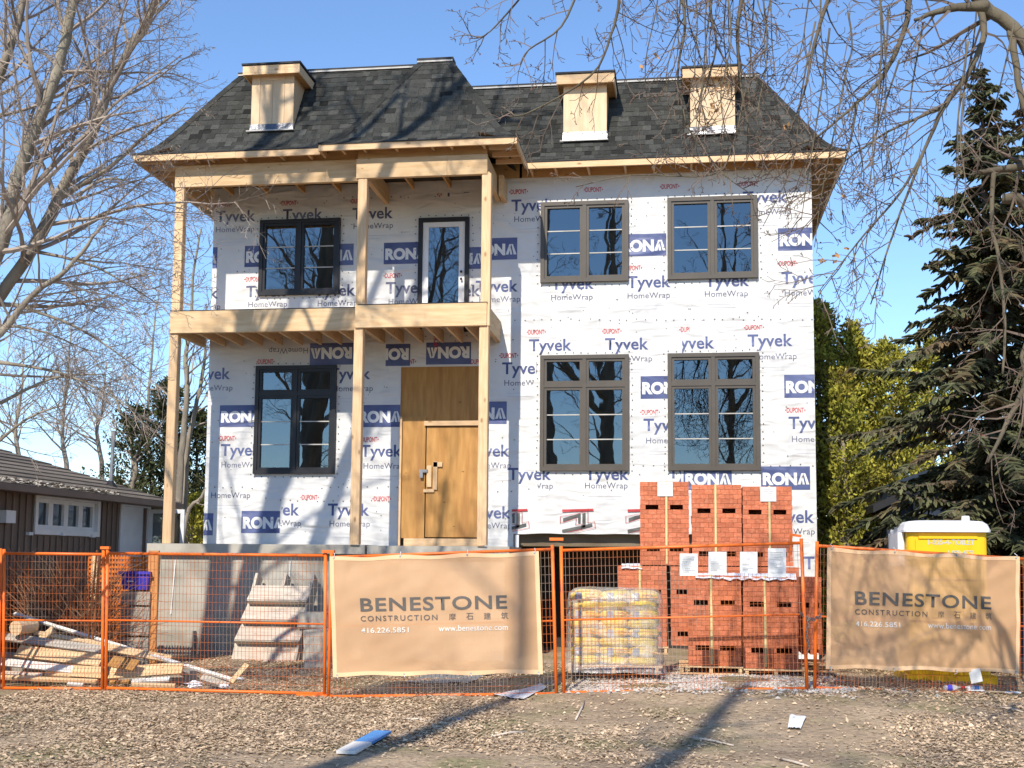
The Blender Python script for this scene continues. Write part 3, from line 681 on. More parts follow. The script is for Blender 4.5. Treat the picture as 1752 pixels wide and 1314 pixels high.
# shingles as real courses on the three front slopes
SP = []; s = 0
for (a, b), (c, e) in zip(PROF, PROF[1:]): SP.append((s, a, b, c, e)); s += math.hypot(c-a, e-b)
SLEN = s
def on_slope(s):
    for s0, a, b, c, e in reversed(SP):
        if s >= s0:
            L = math.hypot(c-a, e-b); t = (s-s0)/L; return a+(c-a)*t, b+(e-b)*t, Vector((0, (c-a)/L, (e-b)/L))
stuff = MB(); pieces = []
EX = .142
for k, ext in (('P', None), ('L', 'L'), ('R', 'R')):
    x0, x1, y0, y1, ze, dm = BL[k]; i = 0
    while i*EX < SLEN-.02:
        s0 = i*EX; d, h, sd = on_slope(s0+EX*.5); smax = min(s0+EX+.02, SLEN)
        d0 = on_slope(s0)[0]; d1 = on_slope(smax-.001)[0]; hh0 = on_slope(s0)[1]; hh1 = on_slope(smax-.001)[1]
        lo, hi = x0+d1, x1-d1
        if k == 'L': hi = min(hi, -6.40+d0+.3)
        if k == 'R': lo = max(lo, -2.84-d0-.35)
        X = lo - rnd.uniform(0, .2)
        while X < hi:
            w = rnd.choice((.10, .13, .16, .2, .24)); a, b = max(X, lo), min(X+w, hi); X += w
            if b-a < .03: continue
            lift = rnd.choice((.010, .010, .016)); v = max(.05, rnd.gauss(.5, .19))
            A = Vector((a, y0+d0, ze+hh0)); B = Vector((a, y0+d1, ze+hh1)); nn = Vector((0, -(B.z-A.z), (B.y-A.y))).normalized()
            sl = (B-A)
            pieces.append((k, i, A+nn*lift, b-a-.003, sl, nn, v, lift))
        i += 1
order = sorted(range(len(pieces)), key=lambda i: (pieces[i][2].y))
single = set([i for i in order if pieces[i][0] == 'P'][:190] + [i for i in order if pieces[i][0] == 'L'][:110])
tabm = MB(); tabm.quad((0,0,0), (1,0,0), (1,1,-.004), (0,1,-.004)); tabm.quad((0,0,-1), (1,0,-1), (1,0,0), (0,0,0)); tabm.quad((0,0,-1), (0,0,0), (0,1,-.004), (0,1,-1)); tabm.quad((1,0,0), (1,0,-1), (1,1,-1), (1,1,-.004))
tabme = tabm.mesh('shingle', mt['shinglei'])
for i, (k, ci, A, w, sl, nn, v, lift) in enumerate(pieces):
    if i in single:
        m = Matrix((Vector((w,0,0)), sl, nn*lift)).transposed().to_4x4(); m.translation = A
        o = obj('shingle', tabme, roof, m); t = .25+1.5*v; o.color = (t, t, t, 1)
    else:
        stuff.cur = max(0, min(1, v)); Bx = Vector((w,0,0)); dn = nn*lift
        stuff.quad(A, A+Bx, A+Bx+sl-dn*.6, A+sl-dn*.6); stuff.quad(A-dn, A+Bx-dn, A+Bx, A); stuff.quad(A-dn, A, A+sl-dn*.6, A+sl-dn)
tag(stuff.build('shingle_courses', mt['shingle'], roof), kind='stuff')
# hip caps
def hipcaps(x0, y0, sx, ze, dmax, n):
    prev = None
    for i in range(n+1):
        d = dmax*i/n; p = Vector((x0+sx*d, y0+d, ze+hprof(d)+.02))
        if prev is not None:
            t = (p-prev).normalized(); side = Vector((1, 0, 0)); 
            mb = MB(); e = t*.03
            wx = Vector((-sx*.02, 0, 0)); f1 = Vector((sx*.13, 0, -.015)); f2 = Vector((-sx*.012, .12, -.015))
            a, b = prev-e, p
            mb.quad(a+Vector((0,-.004,.012)), a+f1+Vector((0,-.02,.0)), b+f1+Vector((0,-.02,0)), b+Vector((0,-.004,.004))) if sx > 0 else mb.quad(a+f1+Vector((0,-.02,0)), a+Vector((0,-.004,.012)), b+Vector((0,-.004,.004)), b+f1+Vector((0,-.02,0)))
            mb.quad(a+Vector((0,-.004,.012)), b+Vector((0,-.004,.004)), b+f2, a+f2)
            o = mb.build('hip_cap', mt['shinglei'], roof); v = rnd.uniform(.55, 1.15); o.color = (v, v, v, 1)
        prev = p
hipcaps(-9.95, YW-1.72, 1, ZE, 1.43, 13); hipcaps(2.90, YW-.5, -1, ZE, 1.44, 13); hipcaps(-6.40, YW-1.87, 1, ZE+.012, 1.46, 13); hipcaps(-2.84, YW-1.87, -1, ZE+.012, 1.46, 13)
# dark kerbs and pale drip edge round the flat top
for k in 'LPR':
    x0, x1, y0, y1, ze, dm = BL[k]; z = ze+hprof(dm)
    mb = MB(); mb.box(x0+dm-.03, x1-dm+.03, y0+dm-.03, y0+dm+.25, z+.028, z+(.085 if k == 'P' else .07)); mb.build('roof_kerb', mt['membrane'], roof)
    xa_, xb_ = (x0+dm, x1-dm)
    mb = MB(); mb.box(xa_-.02, xb_+.02, y0+dm-.05, y0+dm-.002, z-.004, z+.026); mb.build('drip_edge', mt['dripedge'], roof)
# fascia boards
FH = .118
def fascia(p, q, n): return plank('fascia', p, q, .04, FH, mt['lumber'], house)
zf = ZE-.012-FH/2
xfl = BL['L'][0]; yl = BL['L'][2]; yp = BL['P'][2]; yr = BL['R'][2]
fascia((xfl, yl+.0, zf), (-8.0, yl, zf), 0); fascia((-7.996, yl, zf-.004), (-6.42, yl, zf), 0)
fascia((-6.40, yp, zf+.01), (-2.84, yp, zf+.008), 0)
fascia((-2.86, yp+.022, zf+.006), (-2.86, yr-.022, zf+.004), 0)
fascia((-2.86, yr, zf), (0.2, yr, zf), 0); fascia((.204, yr, zf+.002), (2.90, yr, zf), 0)
fascia((-6.38, yp+.022, zf+.008), (-6.38, yl+.2, zf), 0)
fascia((xfl+.02, yl+.022, zf), (xfl+.02, YW+9.2, zf), 0); fascia((2.88, yr+.022, zf), (2.88, YW+9.4, zf), 0)
# black starter edge
mb = MB()
for a, b, y in ((xfl-.02, -6.42, yl), (-6.42, -2.82, yp), (-2.84, 2.92, yr)): mb.box(a, b, y-.035, y+.06, ZE-.008, ZE+.008)
mb.build('starter_edge', mt['membrane'], roof)
# sheathing seen from below and rafter tails
mb = MB()
for x0, x1, y0, yin in ((xfl, -2.9, yl, YF), (-6.4, -2.84, yp, YP), (-2.84, 2.9, yr, YW)):
    d = 0.0
    pr = [(0,-.015), (.25,.02), (.6,.12)]
    for (a, b), (c, e) in zip(pr, pr[1:]): mb.quad((x0, y0+.022+a, ZE+b), (x0, y0+.022+c, ZE+e), (x1, y0+.022+c, ZE+e), (x1, y0+.022+a, ZE+b))
for x, sg, y0 in ((xfl, 1, yl), (2.9, -1, yr), (-2.84, -1, yp)):
    y1 = YW+9 if sg*x != 2.84 else YW-.5
    pr = [(.04,-.015), (.3,.02), (.7,.12)]
    for (a, b), (c, e) in zip(pr, pr[1:]): mb.quad((x+sg*a, y0, ZE+b), (x+sg*a, y1, ZE+b), (x+sg*c, y1, ZE+e), (x+sg*c, y0, ZE+e))
mb.build('eave_sheathing', mt['osb'], house)
for x in (285, 336, 361, 416, 481, 529):
    X = X_(x, 285, yl+.1); plank('rafter_tail', (X, yl+.022, ZE-.075), (X+.0, YF+.02, ZE-.075), .04, .09, mt['lumber'], house)
for x in (549, 587, 624, 678, 740, 772, 827):
    X = X_(x, 270, yp+.1); plank('rafter_tail', (X, yp+.022, ZE-.07), (X, YP+.02, ZE-.07), .04, .09, mt['lumber'], house)
for x in (908, 950, 1006, 1069, 1118.5, 1183, 1234, 1297, 1358, 1400):
    X = X_(x, 295, yr+.1); plank('rafter_tail', (X, yr+.022, ZE-.085), (X, YW-.003, ZE-.085), .04, .085, mt['lumber'], house)
for i in range(3):
    y = yl+.18+i*.38; plank('rafter_tail', (xfl+.045, y, ZE-.08), (xa+.05 if i else xa-.02, y, ZE-.08), .04, .085, mt['lumber'], house)
for i in range(14):
    y = yr+.35+i*.6; plank('rafter_tail', (2.855, y, ZE-.08), (XR+.004, y, ZE-.08), .04, .085, mt['osb'], house)
for i in range(3):
    y = yp+.25+i*.4; plank('rafter_tail', (-2.885, y, ZE-.08), (xr2+.02, y, ZE-.08), .04, .085, mt['lumber'], house)
# frieze board behind the tails of the right half
mb = MB(); mb.box(-3.0, XR+.003, YW-.002, YW+.1, ZT+.002, ZE+.1); mb.build('frieze_sheathing', mt['osb'], house)
mb = MB(); mb.box(XL, -3.05, YW-.002, YW+.1, ZT+.002, ZE+.3); mb.build('frieze_sheathing', mt['osb'], house)

mb = MB(); mb.box(xa+.02, xm-.1, YF+.07, YF+.09, zc1-.04, ZE+.16); mb.build('frieze_sheathing', mt['osb'], house)
mb = MB(); mb.box(xm-.095, xr2-.02, YP+.07, YP+.09, zd1-.04, ZE+.17); mb.build('frieze_sheathing', mt['osb'], house)
# ---------------- boarded roof boxes (dormers)
def dormer(fx0, fx1, fy0, fyb, fl, cx0, cx1, cy0, cy1, blk, label, joint):
    x0b, x1b, y0b, y1b, ze, dm = BL[blk]
    # depth: where the roof surface meets the pixel of the flashing foot
    best = min((abs(at((fx0+fx1)/2, fl, y0b+d).z-(ze+hprof(d))), d) for d in [i*.01 for i in range(10, 140)])[1]
    Y = y0b+best
    X0, X1, Z0, Z1 = pxr(fx0, fy0, fx1, fl, Y)
    zfl = at((fx0+fx1)/2, fyb, Y).z
    D = 1.35
    mb = MB(); mb.box(X0+.006, X1-.006, Y+.014, Y+D, Z0-.1, Z1); d = mb.build('roof_dormer', mt['lumber'], house); d['label'] = label
    if joint:
        xs = [X0, X0+(X1-X0)*.2, X0+(X1-X0)*.5, X0+(X1-X0)*.78, X1]
        for a, b in zip(xs, xs[1:]):
            mb = MB(); mb.box(a+.003, b-.003, Y, Y+.012, zfl, Z1-(.0 if a == X0 or b == X1 else .11)); mb.build('plywood_strip', mt['palep'], d)
        mb = MB(); mb.box(xs[1]+.003, xs[3]-.003, Y, Y+.012, Z1-.106, Z1); mb.build('plywood_strip', mt['palep'], d)
    else:
        mb = MB(); mb.box(X0, X1, Y, Y+.012, zfl, Z1); mb.build('plywood_face', mt['palep'], d)
    # metal apron
    mb = MB(); n = 10
    for i in range(n+1):
        x = X0-.01+(X1-X0+.02)*i/n; w = .012*math.sin(i*2.1)+.01*rnd.random()
        mb.v += [(x, Y-.012, zfl+.01), (x, Y-.03-w, (zfl+Z0)/2+.01), (x, Y-.05, Z0+.02)]
    for i in range(n):
        for j in range(2): a = i*3+j; mb.face(a, a+1, a+4, a+3)
    mb.build('flashing', mt['flash'], d, smooth=True)
    mb = MB(); mb.box(X0-.06, X1+.03, Y-.075, Y-.04, Z0+.005, Z0+.025); mb.build('flashing_lip', mt['dripedge'], d)
    # cap
    Yc = Y-.16; C0, C1, cz0, cz1 = pxr(cx0, cy0, cx1, cy1, Yc)
    mb = MB(); mb.box(C0+.03, C1-.03, Yc+.03, Y+D+.05, cz0+.03, cz1-.005); mb.build('cap_deck', mt['osb'], d)
    plank('cap_fascia', (C0, Yc+.012, (cz0+cz1)/2), (C1, Yc+.012, (cz0+cz1)/2), .024, cz1-cz0-.02, mt['lumber'], d)
    plank('cap_fascia', (C0+.012, Yc+.027, (cz0+cz1)/2-.01), (C0+.012, Y+D, (cz0+cz1)/2-.01), .024, cz1-cz0-.02, mt['lumber'], d)
    plank('cap_fascia', (C1-.012, Yc+.027, (cz0+cz1)/2-.01), (C1-.012, Y+D, (cz0+cz1)/2-.01), .024, cz1-cz0-.02, mt['lumber'], d)
    mb = MB(); mb.box(C0-.02, C1+.02, Yc-.02, Y+D+.07, cz1, cz1+.035); mb.build('cap_membrane', mt['membrane'], d)
dormer(430, 502.5, 128, 213, 226, 415.5, 512.5, 110, 127, 'L', 'boarded dormer of narrow plywood strips near the west end of the roof', True)
dormer(964, 1038, 146, 226.5, 243, 952, 1051, 125, 143, 'R', 'boarded dormer with one plain plywood face, middle of the three', False)
dormer(1181, 1257.5, 135, 217, 232, 1167.5, 1268.5, 114.5, 132, 'R', 'boarded dormer behind hanging twigs near the east hip', False)

# ------------------------------------------------------------------ site fence
ftags = []
def fence_panel(tl, bl, tr, br, label, mid=.5, wires=True, cut=None):
    """corners as (px, py, Y); posts and rails of tube, welded wire between"""
    TL, BLc, TR, BR = (at(*q) for q in (tl, bl, tr, br))
    t = thing('temporary_fence', label, 'fence', (BLc+BR)/2, 'orange temporary fence panels')
    def P(u, v): return (BLc*(1-u)+BR*u)*(1-v)+(TL*(1-u)+TR*u)*v
    r = .021
    def tube(name, a, b, rr=r): mb = MB(); mb.tube([a, (a+b)/2, b], [rr]*3, 8); return mb.build(name, mt['orange'], t, smooth=True)
    up = Vector((0,0,.0))
    tube('upright', P(0,-.005), P(0,1.015)); tube('upright', P(1,-.005), P(1,1.015))
    tube('top_rail', P(.006,.985), P(.994,.985), .019); tube('bottom_rail', P(.006,.012), P(.994,.012), .019); tube('middle_rail', P(.006,mid), P(.994,mid), .012)
    mb = MB(); Lx = (BR-BLc).length; n = int(Lx/.0485); wr = .0027
    ny = 17
    for i in range(1, n):
        u = i/n; bulge = .012*noise.noise(Vector((i*.3, tl[0]*.1, 0)))
        mb.tube([P(u,.012), P(u+bulge*.1,.5)+Vector((0,-.012,0)), P(u,.985)], [wr]*3, 3)
    for j in range(1, ny):
        v = .012+.973*j/ny; mb.tube([P(.004,v)+Vector((0,-.006,0)), P(.5,v)+Vector((0,-.006,-.004)), P(.996,v)+Vector((0,-.006,0))], [wr]*3, 3)
    tag(mb.build('wire_mesh', mt['wire'], t), kind='stuff')
    return t, P
pA, PA = fence_panel((7,943,14.85), (6,1180,14.85), (177,945,14.8), (175,1181,14.8), 'orange fence panel before the brushwood, ending at the double post beside the lumber')
pB, PB = fence_panel((184,943,14.8), (181,1180,14.8), (557,947,14.75), (555,1190,14.75), 'orange fence panel in front of the leaning wooden stairs')
pC, PC = fence_panel((567,950,14.72), (562,1195,14.72), (945,936,14.9), (952,1190,14.9), 'orange fence panel carrying the banner before the porch')
pD, PD = fence_panel((960,938,14.9), (965,1188,14.9), (1371,925,14.92), (1381,1181,14.95), 'orange fence panel with four papers, before the bricks and yellow bags', mid=.505)
pE, PE = fence_panel((1398,930,15.2), (1394,1180,15.2), (1756,953,16.35), (1758,1192,16.35), 'orange fence panel carrying the banner before the portable toilet')
# neighbour panel whose edge only shows at the frame border
t, P0 = fence_panel((-320,940,15.1), (-322,1178,15.1), (1,942,14.88), (-2,1180,14.88), 'orange fence panel cut off by the west picture edge')
def coupler(parent, a, b, z):
    mb = MB(); m = (a+b)/2; d = (b-a).length/2+.03
    mb.box(m.x-d, m.x+d, m.y-.03, m.y+.03, z-.02, z+.015); mb.build('coupler', mt['orange'], parent)
for par, a, b in ((pA, PA(1,1.02), PB(0,1.02)), (pC, PC(1,1.05), PD(0,1.05)), (pC, PB(1,1.01), PC(0,1.01))): coupler(par, a, b, max(a.z, b.z)+.01)
for par, P, u in ((pB, PB, 1), (pC, PC, 1), (pE, PE, 0)):
    mb = MB(); q = P(u, 0); mb.box(q.x-.35, q.x+.1, q.y-.03, q.y+.03, q.z-.02, q.z+.015); mb.build('foot_bar', mt['orange'], par)
mb = MB(); q = PD(1, 1.03); mb.bar(q, q+Vector((-.13,0,.02)), .025, .03); mb.bar(q+Vector((-.12,0,.02)), q+Vector((-.12,.02,-.22)), .025, .03); mb.build('gate_latch', mt['orange'], pD)

# chain between two panels
ch = thing('chain', 'rusty steel chain looped round the gate posts beside the bricks', 'chain', PD(1, .5))
a = PD(1,.51)+Vector((-.05,-.045,0)); b = PE(0,.51)+Vector((.06,-.05,0)); N = 16
def link_mesh():
    mb = MB(); pts = []
    for i in range(13):
        t = 2*math.pi*i/12; pts.append(Vector((.020*math.cos(t)+(.012 if math.cos(t) > 0 else -.012), .013*math.sin(t), 0)))
    mb.tube(pts, [.0042]*13, 5, cap=False); return mb.mesh('chain_link', mt['chain'], True)
lm = link_mesh()
pts = [a.lerp(b, i/N)+Vector((0,0,-.06*math.sin(math.pi*i/N)+.012*math.sin(i*1.7))) for i in range(N+1)]
pts2 = [PD(1,.5)+Vector((.03+.01*math.sin(i), -.03, -.02-.043*i)) for i in range(11)]
for seq in (pts, pts2):
    for i in range(len(seq)-1):
        m = frame((seq[i]+seq[i+1])/2, seq[i+1]-seq[i], Vector((0,0,1)) if abs((seq[i+1]-seq[i]).normalized().z) < .9 else Vector((0,1,0)))
        obj('chain_link', lm, ch, m @ Matrix.Rotation(R(90*(i % 2)+20), 4, 'X'))

# ------------------------------------------------------------------ banners
def bannermat():
    m = mat('banner_mesh_fabric', (.78,.49,.275), (.73,.455,.25), scale=2, rough=.8, coords='World', spec=.2)
    t = m.node_tree; N = t.nodes; Lk = t.links; b = N['Principled BSDF']; col = b.inputs['Base Color'].links[0].from_socket
    tr = N.new('ShaderNodeBsdfTranslucent'); Lk.new(col, tr.inputs[0]); ms = N.new('ShaderNodeMixShader'); ms.inputs[0].default_value = .3
    Lk.new(b.outputs[0], ms.inputs[1]); Lk.new(tr.outputs[0], ms.inputs[2])
    tp = N.new('ShaderNodeBsdfTransparent'); m2 = N.new('ShaderNodeMixShader'); m2.inputs[0].default_value = .84
    Lk.new(tp.outputs[0], m2.inputs[1]); Lk.new(ms.outputs[0], m2.inputs[2]); Lk.new(m2.outputs[0], N['Material Output'].inputs[0]); return m
mt['banner'] = bannermat()
mt['hem'] = mat('banner_hem', (.79,.51,.295), (.75,.48,.275), rough=.8, coords='World')
mt['btext'] = mat('banner_grey_print', (.105,.095,.085), (.12,.11,.10), rough=.7)
mt['bwhite'] = mat('banner_white_print', (.80,.76,.70), rough=.7)
def banner(c, label, seed):
    """c: corner pixels with depth TL, BL, TR, BR"""
    TL, BLc, TR, BR = (at(*q) for q in c)
    n = (TR-TL).cross(BLc-TL).normalized(); n = -n if n.y > 0 else n
    t = thing('fence_banner', label, 'banner', (BLc+BR)/2, 'tan company banners on the fence')
    def P(u, v, off=0.0):
        p = (BLc*(1-u)+BR*u)*(1-v)+(TL*(1-u)+TR*u)*v
        w = .034*noise.noise(Vector((u*3.2+v*2.6+seed, v*1.6, seed)))+.016*noise.noise(Vector((u*7-v*8, v*3+u*4, seed+5)))+.012*math.sin(u*9+v*5+seed)*(1-v)+.007*noise.noise(Vector((u*9, v*5, seed)))
        e = min(u, 1-u, v, 1-v)*8; w *= min(1, .35+e)
        return p + n*(.035+w+off) - Vector((0,0,.022*math.sin((u-.02)/.32*math.pi)**2*max(0, (v-.8)/.2)**2)) + Vector((0,0,.02*math.sin((u-.02)/.32*math.pi)**2*max(0, (.2-v)/.2)**2))
    mb = MB(); nu, nv = 60, 34
    for j in range(nv+1):
        for i in range(nu+1): mb.v.append(P(i/nu, j/nv))
    for j in range(nv):
        for i in range(nu): a = j*(nu+1)+i; mb.face(a, a+1, a+nu+2, a+nu+1)
    mb.build('fabric', mt['banner'], t, smooth=True)
    mb = MB()
    for k in range(2):
        for j in range(nv):
            for u0, u1 in ((.0,.02),(.98,1.0)): mb.quad(P(u0,j/nv,.004), P(u1,j/nv,.004), P(u1,(j+1)/nv,.004), P(u0,(j+1)/nv,.004)) if k == 0 else None
        for i in range(nu):
            for v0, v1 in ((0,.035),(.965,1)): mb.quad(P(i/nu,v0,.0045), P((i+1)/nu,v0,.0045), P((i+1)/nu,v1,.0045), P(i/nu,v1,.0045)) if k == 1 else None
    mb.build('hem', mt['hem'], t, smooth=True)
    Wd = (BR-BLc).length; Hd = (TL-BLc).length
    def words(s, m, u0, u1, vb, vh, bold, sp):
        """text filling u0..u1 with its baseline box at vb..vb+vh"""
        me, asp, base = text_mesh(s, bold, sp); bm = bmesh.new(); bm.from_mesh(me)
        for q in range(2):
            bmesh.ops.subdivide_edges(bm, edges=[e for e in bm.edges if e.calc_length() > .06], cuts=1)
        for v in bm.verts: v.co = P(u0+(u1-u0)*v.co.x, vb+vh*v.co.y/asp, .008)
        x = bpy.data.meshes.new('lettering'); bmesh.ops.triangulate(bm, faces=bm.faces[:]); bm.to_mesh(x); bm.free(); x.materials.append(m); obj('lettering', x, t)
    words('BENESTONE', mt['btext'], .142, .842, .535, .112, .018, 1.1)
    words('CONSTRUCTION', mt['btext'], .142, .51, .455, .044, .008, 1.3)
    for k, chx in enumerate('摩石建筑'): words(chx, mt['btext'], .565+k*.0825, .598+k*.0825, .452, .055, 0, 1)
    words('416.226.5851', mt['bwhite'], .142, .372, .358, .042, .006, 1.05); words('www.benestone.com', mt['bwhite'], .515, .842, .362, .047, .004, 1.05)
    for i in range(4):
        for v in (.015, .985):
            mb = MB(); q = P(.02+.32*i, v, .006); mb.tube([q, q+n*.004], [.011, .011], 8); mb.build('grommet', mt['grey'], t)
            mb = MB(); mb.tube([q+n*.003, q+n*.01+Vector((.01,0,.03 if v > .5 else -.03)), q-n*.03+Vector((0,0,.06 if v > .5 else -.05))], [.0035]*3, 4); mb.build('cable_tie', mt['white'], t)
banner([(565,952,14.70),(571,1158,14.70),(922,943,14.87),(929,1153,14.87)], 'tan mesh company banner hung before the porch, between lumber and yellow bags', 1.3)
banner([(1413,936,15.20),(1410,1144,15.22),(1741,952,16.26),(1741,1152,16.26)], 'tan mesh company banner hung before the yellow portable toilet', 6.1)

# ------------------------------------------------------------------ papers on the gate panel
for i, (x0, y0, x1, y1, lab) in enumerate(((1163,947,1194,985,'white permit sheet, first of four on the fence, next to the yellow bags'), (1212,944,1243,983,'white permit sheet, second of four on the fence from the yellow bags'),
                                          (1266,944,1296,981,'white permit sheet, third of four on the fence from the yellow bags'), (1314,938,1345,988,'tallest white permit sheet, last of four, beside the gate post'))):
    Y = 14.86; t = thing('permit_sheet', lab, 'paper', at((x0+x1)/2, y1, Y), 'papers tied to the fence')
    mb = MB(); n = 6
    for j in range(n+1):
        for k in range(3):
            p = at(x0+(x1-x0)*k/2, y1+(y0-y1)*j/n, Y-.006*math.sin(j*.9+i)*(k == 1)); mb.v.append(p)
    for j in range(n):
        for k in range(2): a = j*3+k; mb.face(a, a+1, a+4, a+3)
    mb.build('sheet', mt['paper'], t, smooth=True)
    mb = MB()
    for j in range(10):
        if rnd.random() < .2: continue
        y = y0+(y1-y0)*(.15+.075*j); xe2 = x1-3-rnd.random()*14
        mb.quad(at(x0+4, y, Y-.013), at(xe2, y, Y-.013), at(xe2, y-.8, Y-.013), at(x0+4, y-.8, Y-.013))
    mb.build('printed_lines', mt['ptext'], t)

# ------------------------------------------------------------------ bricks on pallets
bk = MB(); bk.box(-.5, .5, 0, 1, 0, 1); brickme = bk.mesh('brick', mt['brick'])
def brick_cube(x0, x1, yt, yb, Y, label, depth=.85, tagp=None, front=True, strap=.52, z0=None):
    X0, X1, Z0, Z1 = pxr(x0, yt, x1, yb, Y)
    if z0 is not None: Z0 = z0
    t = thing('brick_cube', label, 'bricks', ((X0+X1)/2, Y+depth/2, Z0), 'strapped cubes of red brick')
    n = max(4, round((Z1-Z0)/.0665)); ch = (Z1-Z0)/n; nb = 6; bw = (X1-X0)/nb
    holes = {5: ((.12,.38),(.62,.88)), 14: ((.14,.40),(.60,.88))}
    core = MB(); fr = .095
    for c in range(n):                       # c counts from the top
        z = Z1-(c+1)*ch; jx = rnd.uniform(-.004, .004)
        spans = [(0,1)]
        if c in holes: (a, b), (p, q) = holes[c]; spans = [(0,a), (b,p), (q,1)]
        for a, b in spans: core.cur = rnd.random(); core.box(X0+(X1-X0)*a+.004, X0+(X1-X0)*b-.004, Y+fr, Y+depth, z, z+ch-.003)
        for a, b in spans:
            k = max(1, round((b-a)*nb)); off = .5 if c % 2 and (b-a) > .9 else 0
            cuts = [a]+[a+(b-a)*(i+off)/k for i in range(1 if not off else 0, k)]+[b]
            for u, v in zip(cuts, cuts[1:]):
                w = (X1-X0)*(v-u)
                if w < .02: continue
                m = Matrix.Translation((X0+(X1-X0)*(u+v)/2+jx, Y+rnd.uniform(-.004,.004), z)) @ Matrix.Diagonal((w-.003, fr-.004, ch-.0035, 1))
                if front: obj('brick', brickme, t, m)
                else: core.cur = rnd.random(); core.box(-.5, .5, 0, 1, 0, 1, m)
    core.box(X0+.006, X1-.006, Y+depth*.55, Y+depth-.006, Z0+.004, Z1-.006)
    tag(core.build('inner_bricks', mt['brickc'], t), kind='stuff')
    if strap:
        xs = X0+(X1-X0)*strap; mb = MB(); mb.box(xs-.014, xs+.014, Y-.009, Y-.005, Z0+.02, Z1+.006); mb.box(xs-.014, xs+.014, Y-.005, Y+depth, Z1+.002, Z1+.006); mb.build('strap', mt['strap'], t)
    if tagp:
        a, b, c, d = pxr(*tagp, Y-.014); mb = MB(); mb.box(a, b, Y-.016, Y-.013, c, d); tp = mb.build('paper_tag', mt['paper'], t)
        mb = MB()
        for j in range(5): z = d-(d-c)*(.15+.15*j); mb.box(a+.03, b-.04-.05*rnd.random(), Y-.0185, Y-.0165, z-.006, z)
        mb.build('printed_lines', mt['ptext'], tp)
    return X0, X1, Z0, Z1
ZG = gz(.6, 16.6)
YB, YT = 16.25, 17.75
b1 = brick_cube(1177,1268.5,984,1139,YB,'red brick cube of the front row below, beside the yellow bags', strap=.44)
b2 = brick_cube(1271.5,1366,986,1144,YB,'red brick cube of the front row below, beside the gate post', strap=.40)
bm_ = brick_cube(1057,1141,968,1105,YT,'lone red brick cube behind the yellow bags', strap=.45)
bn_ = brick_cube(1147.5,1231,969,1105,YT,'red brick cube squeezed between the yellow bags and the front row', strap=None)
bo_ = brick_cube(1233,1317,969,1105,YT,'hidden red brick cube behind the front row', front=False, strap=None) if False else None
for i, (x0, x1, yt, lab, tg, stp) in enumerate(((1095,1179,824,'topmost red brick cube nearest the garage opening, paper tag off centre',(1125,825,1151,849),.54), (1183.5,1269,829,'topmost red brick cube in the middle, without a paper tag',None,.48), (1271,1356,832,'topmost red brick cube nearest the house corner, with a paper tag',(1301,833,1328,858),.54))):
    brick_cube(x0, x1, yt, 968, YT+.02, lab, tagp=tg, strap=stp, z0=bm_[3]+.012)
brick_cube(1372,1406,987,1120,YB+.55,'narrow end of a red brick cube standing behind the gate posts', strap=None, depth=.6)
# hidden cubes that carry the top row
for a, b, lab in ((1233,1316,'rear row red brick cube hidden behind the middle of the front row'), (1318,1368,'rear row red brick cube hidden behind the front row near the gate')):
    X0, X1, Z0, Z1 = pxr(a, 969, b, 1105, YT); mb = MB(); n = 18
    for c in range(n): mb.cur = rnd.random(); mb.box(X0, X1, YT, YT+.85, bm_[2]+(bm_[3]-bm_[2])*c/n, bm_[2]+(bm_[3]-bm_[2])*(c+1)/n-.004)
    tag(mb.build('brick_cube', mt['brickc']), lab, 'bricks', 'strapped cubes of red brick')
def pallet(X0, X1, Y0, Y1, zt, label, m='lumber', h=.11, zg=None):
    t = thing('pallet', label, 'pallet', ((X0+X1)/2, (Y0+Y1)/2, zt-h), 'wooden pallets')
    for i in range(5):
        y = Y0+.05+(Y1-Y0-.1)*i/4; plank('deck_board', (X0, y, zt-.011), (X1, y, zt-.011), .1, .02, mt[m], t)
    for i in range(3):
        x = X0+.04+(X1-X0-.08)*i/2; plank('runner', (x, Y0+.01, zt-.022-(h-.044)/2), (x, Y1-.01, zt-.022-(h-.044)/2), .045, h-.046, mt[m], t)
    for i in range(3):
        y = Y0+.05+(Y1-Y0-.1)*i/2; plank('base_board', (X0+.01, y, zt-h+.01), (X1-.01, y, zt-h+.01), .09, .018, mt[m], t)
pallet(b1[0]-.12, b1[1]+.02, YB-.04, YB+.9, b1[2]-.004, 'pale wooden pallet under the front brick cube next to the bags')
pallet(b2[0]+.0, b2[1]+.12, YB-.04, YB+.9, b2[2]-.004, 'pale wooden pallet under the front brick cube next to the gate')
pallet(bm_[0]-.05, bm_[1]+.02, YT-.05, YT+.9, bm_[2]-.004, 'wooden pallet under the brick cube behind the yellow bags')
pallet(1.45, 2.0, YB+.4, YB+1.2, gz(1.7, 16.8)+.17, 'wooden pallet under the narrow brick end behind the gate posts')
# torn plastic film on the low cubes
def film(x0, x1, Y, z, label, seed):
    mb = MB(); n = 26
    for i in range(n+1):
        x = x0+(x1-x0)*i/n
        for j in range(5):
            mb.v.append((x, Y-.03+j*.09+.02*noise.noise(Vector((x*9, j, seed))), z+.012+(.035*abs(noise.noise(Vector((x*7, j*1.3, seed+2)))) if j else -.05-.05*abs(noise.noise(Vector((x*6, 1, seed)))))))
    for i in range(n):
        for j in range(4): a = i*5+j; mb.face(a, a+5, a+6, a+1)
    tag(mb.build('plastic_film', mt['rag'], smooth=True), label, 'plastic sheet')
film(b1[0]+.1, b2[1]-.02, YB, max(b1[3], b2[3])+.004, 'torn white plastic film lying on the two front brick cubes', 2)
film(bm_[0]+.05, bm_[0]+.35, YT, bm_[3]+.004, 'scrap of white plastic film on the brick cube behind the bags', 8)

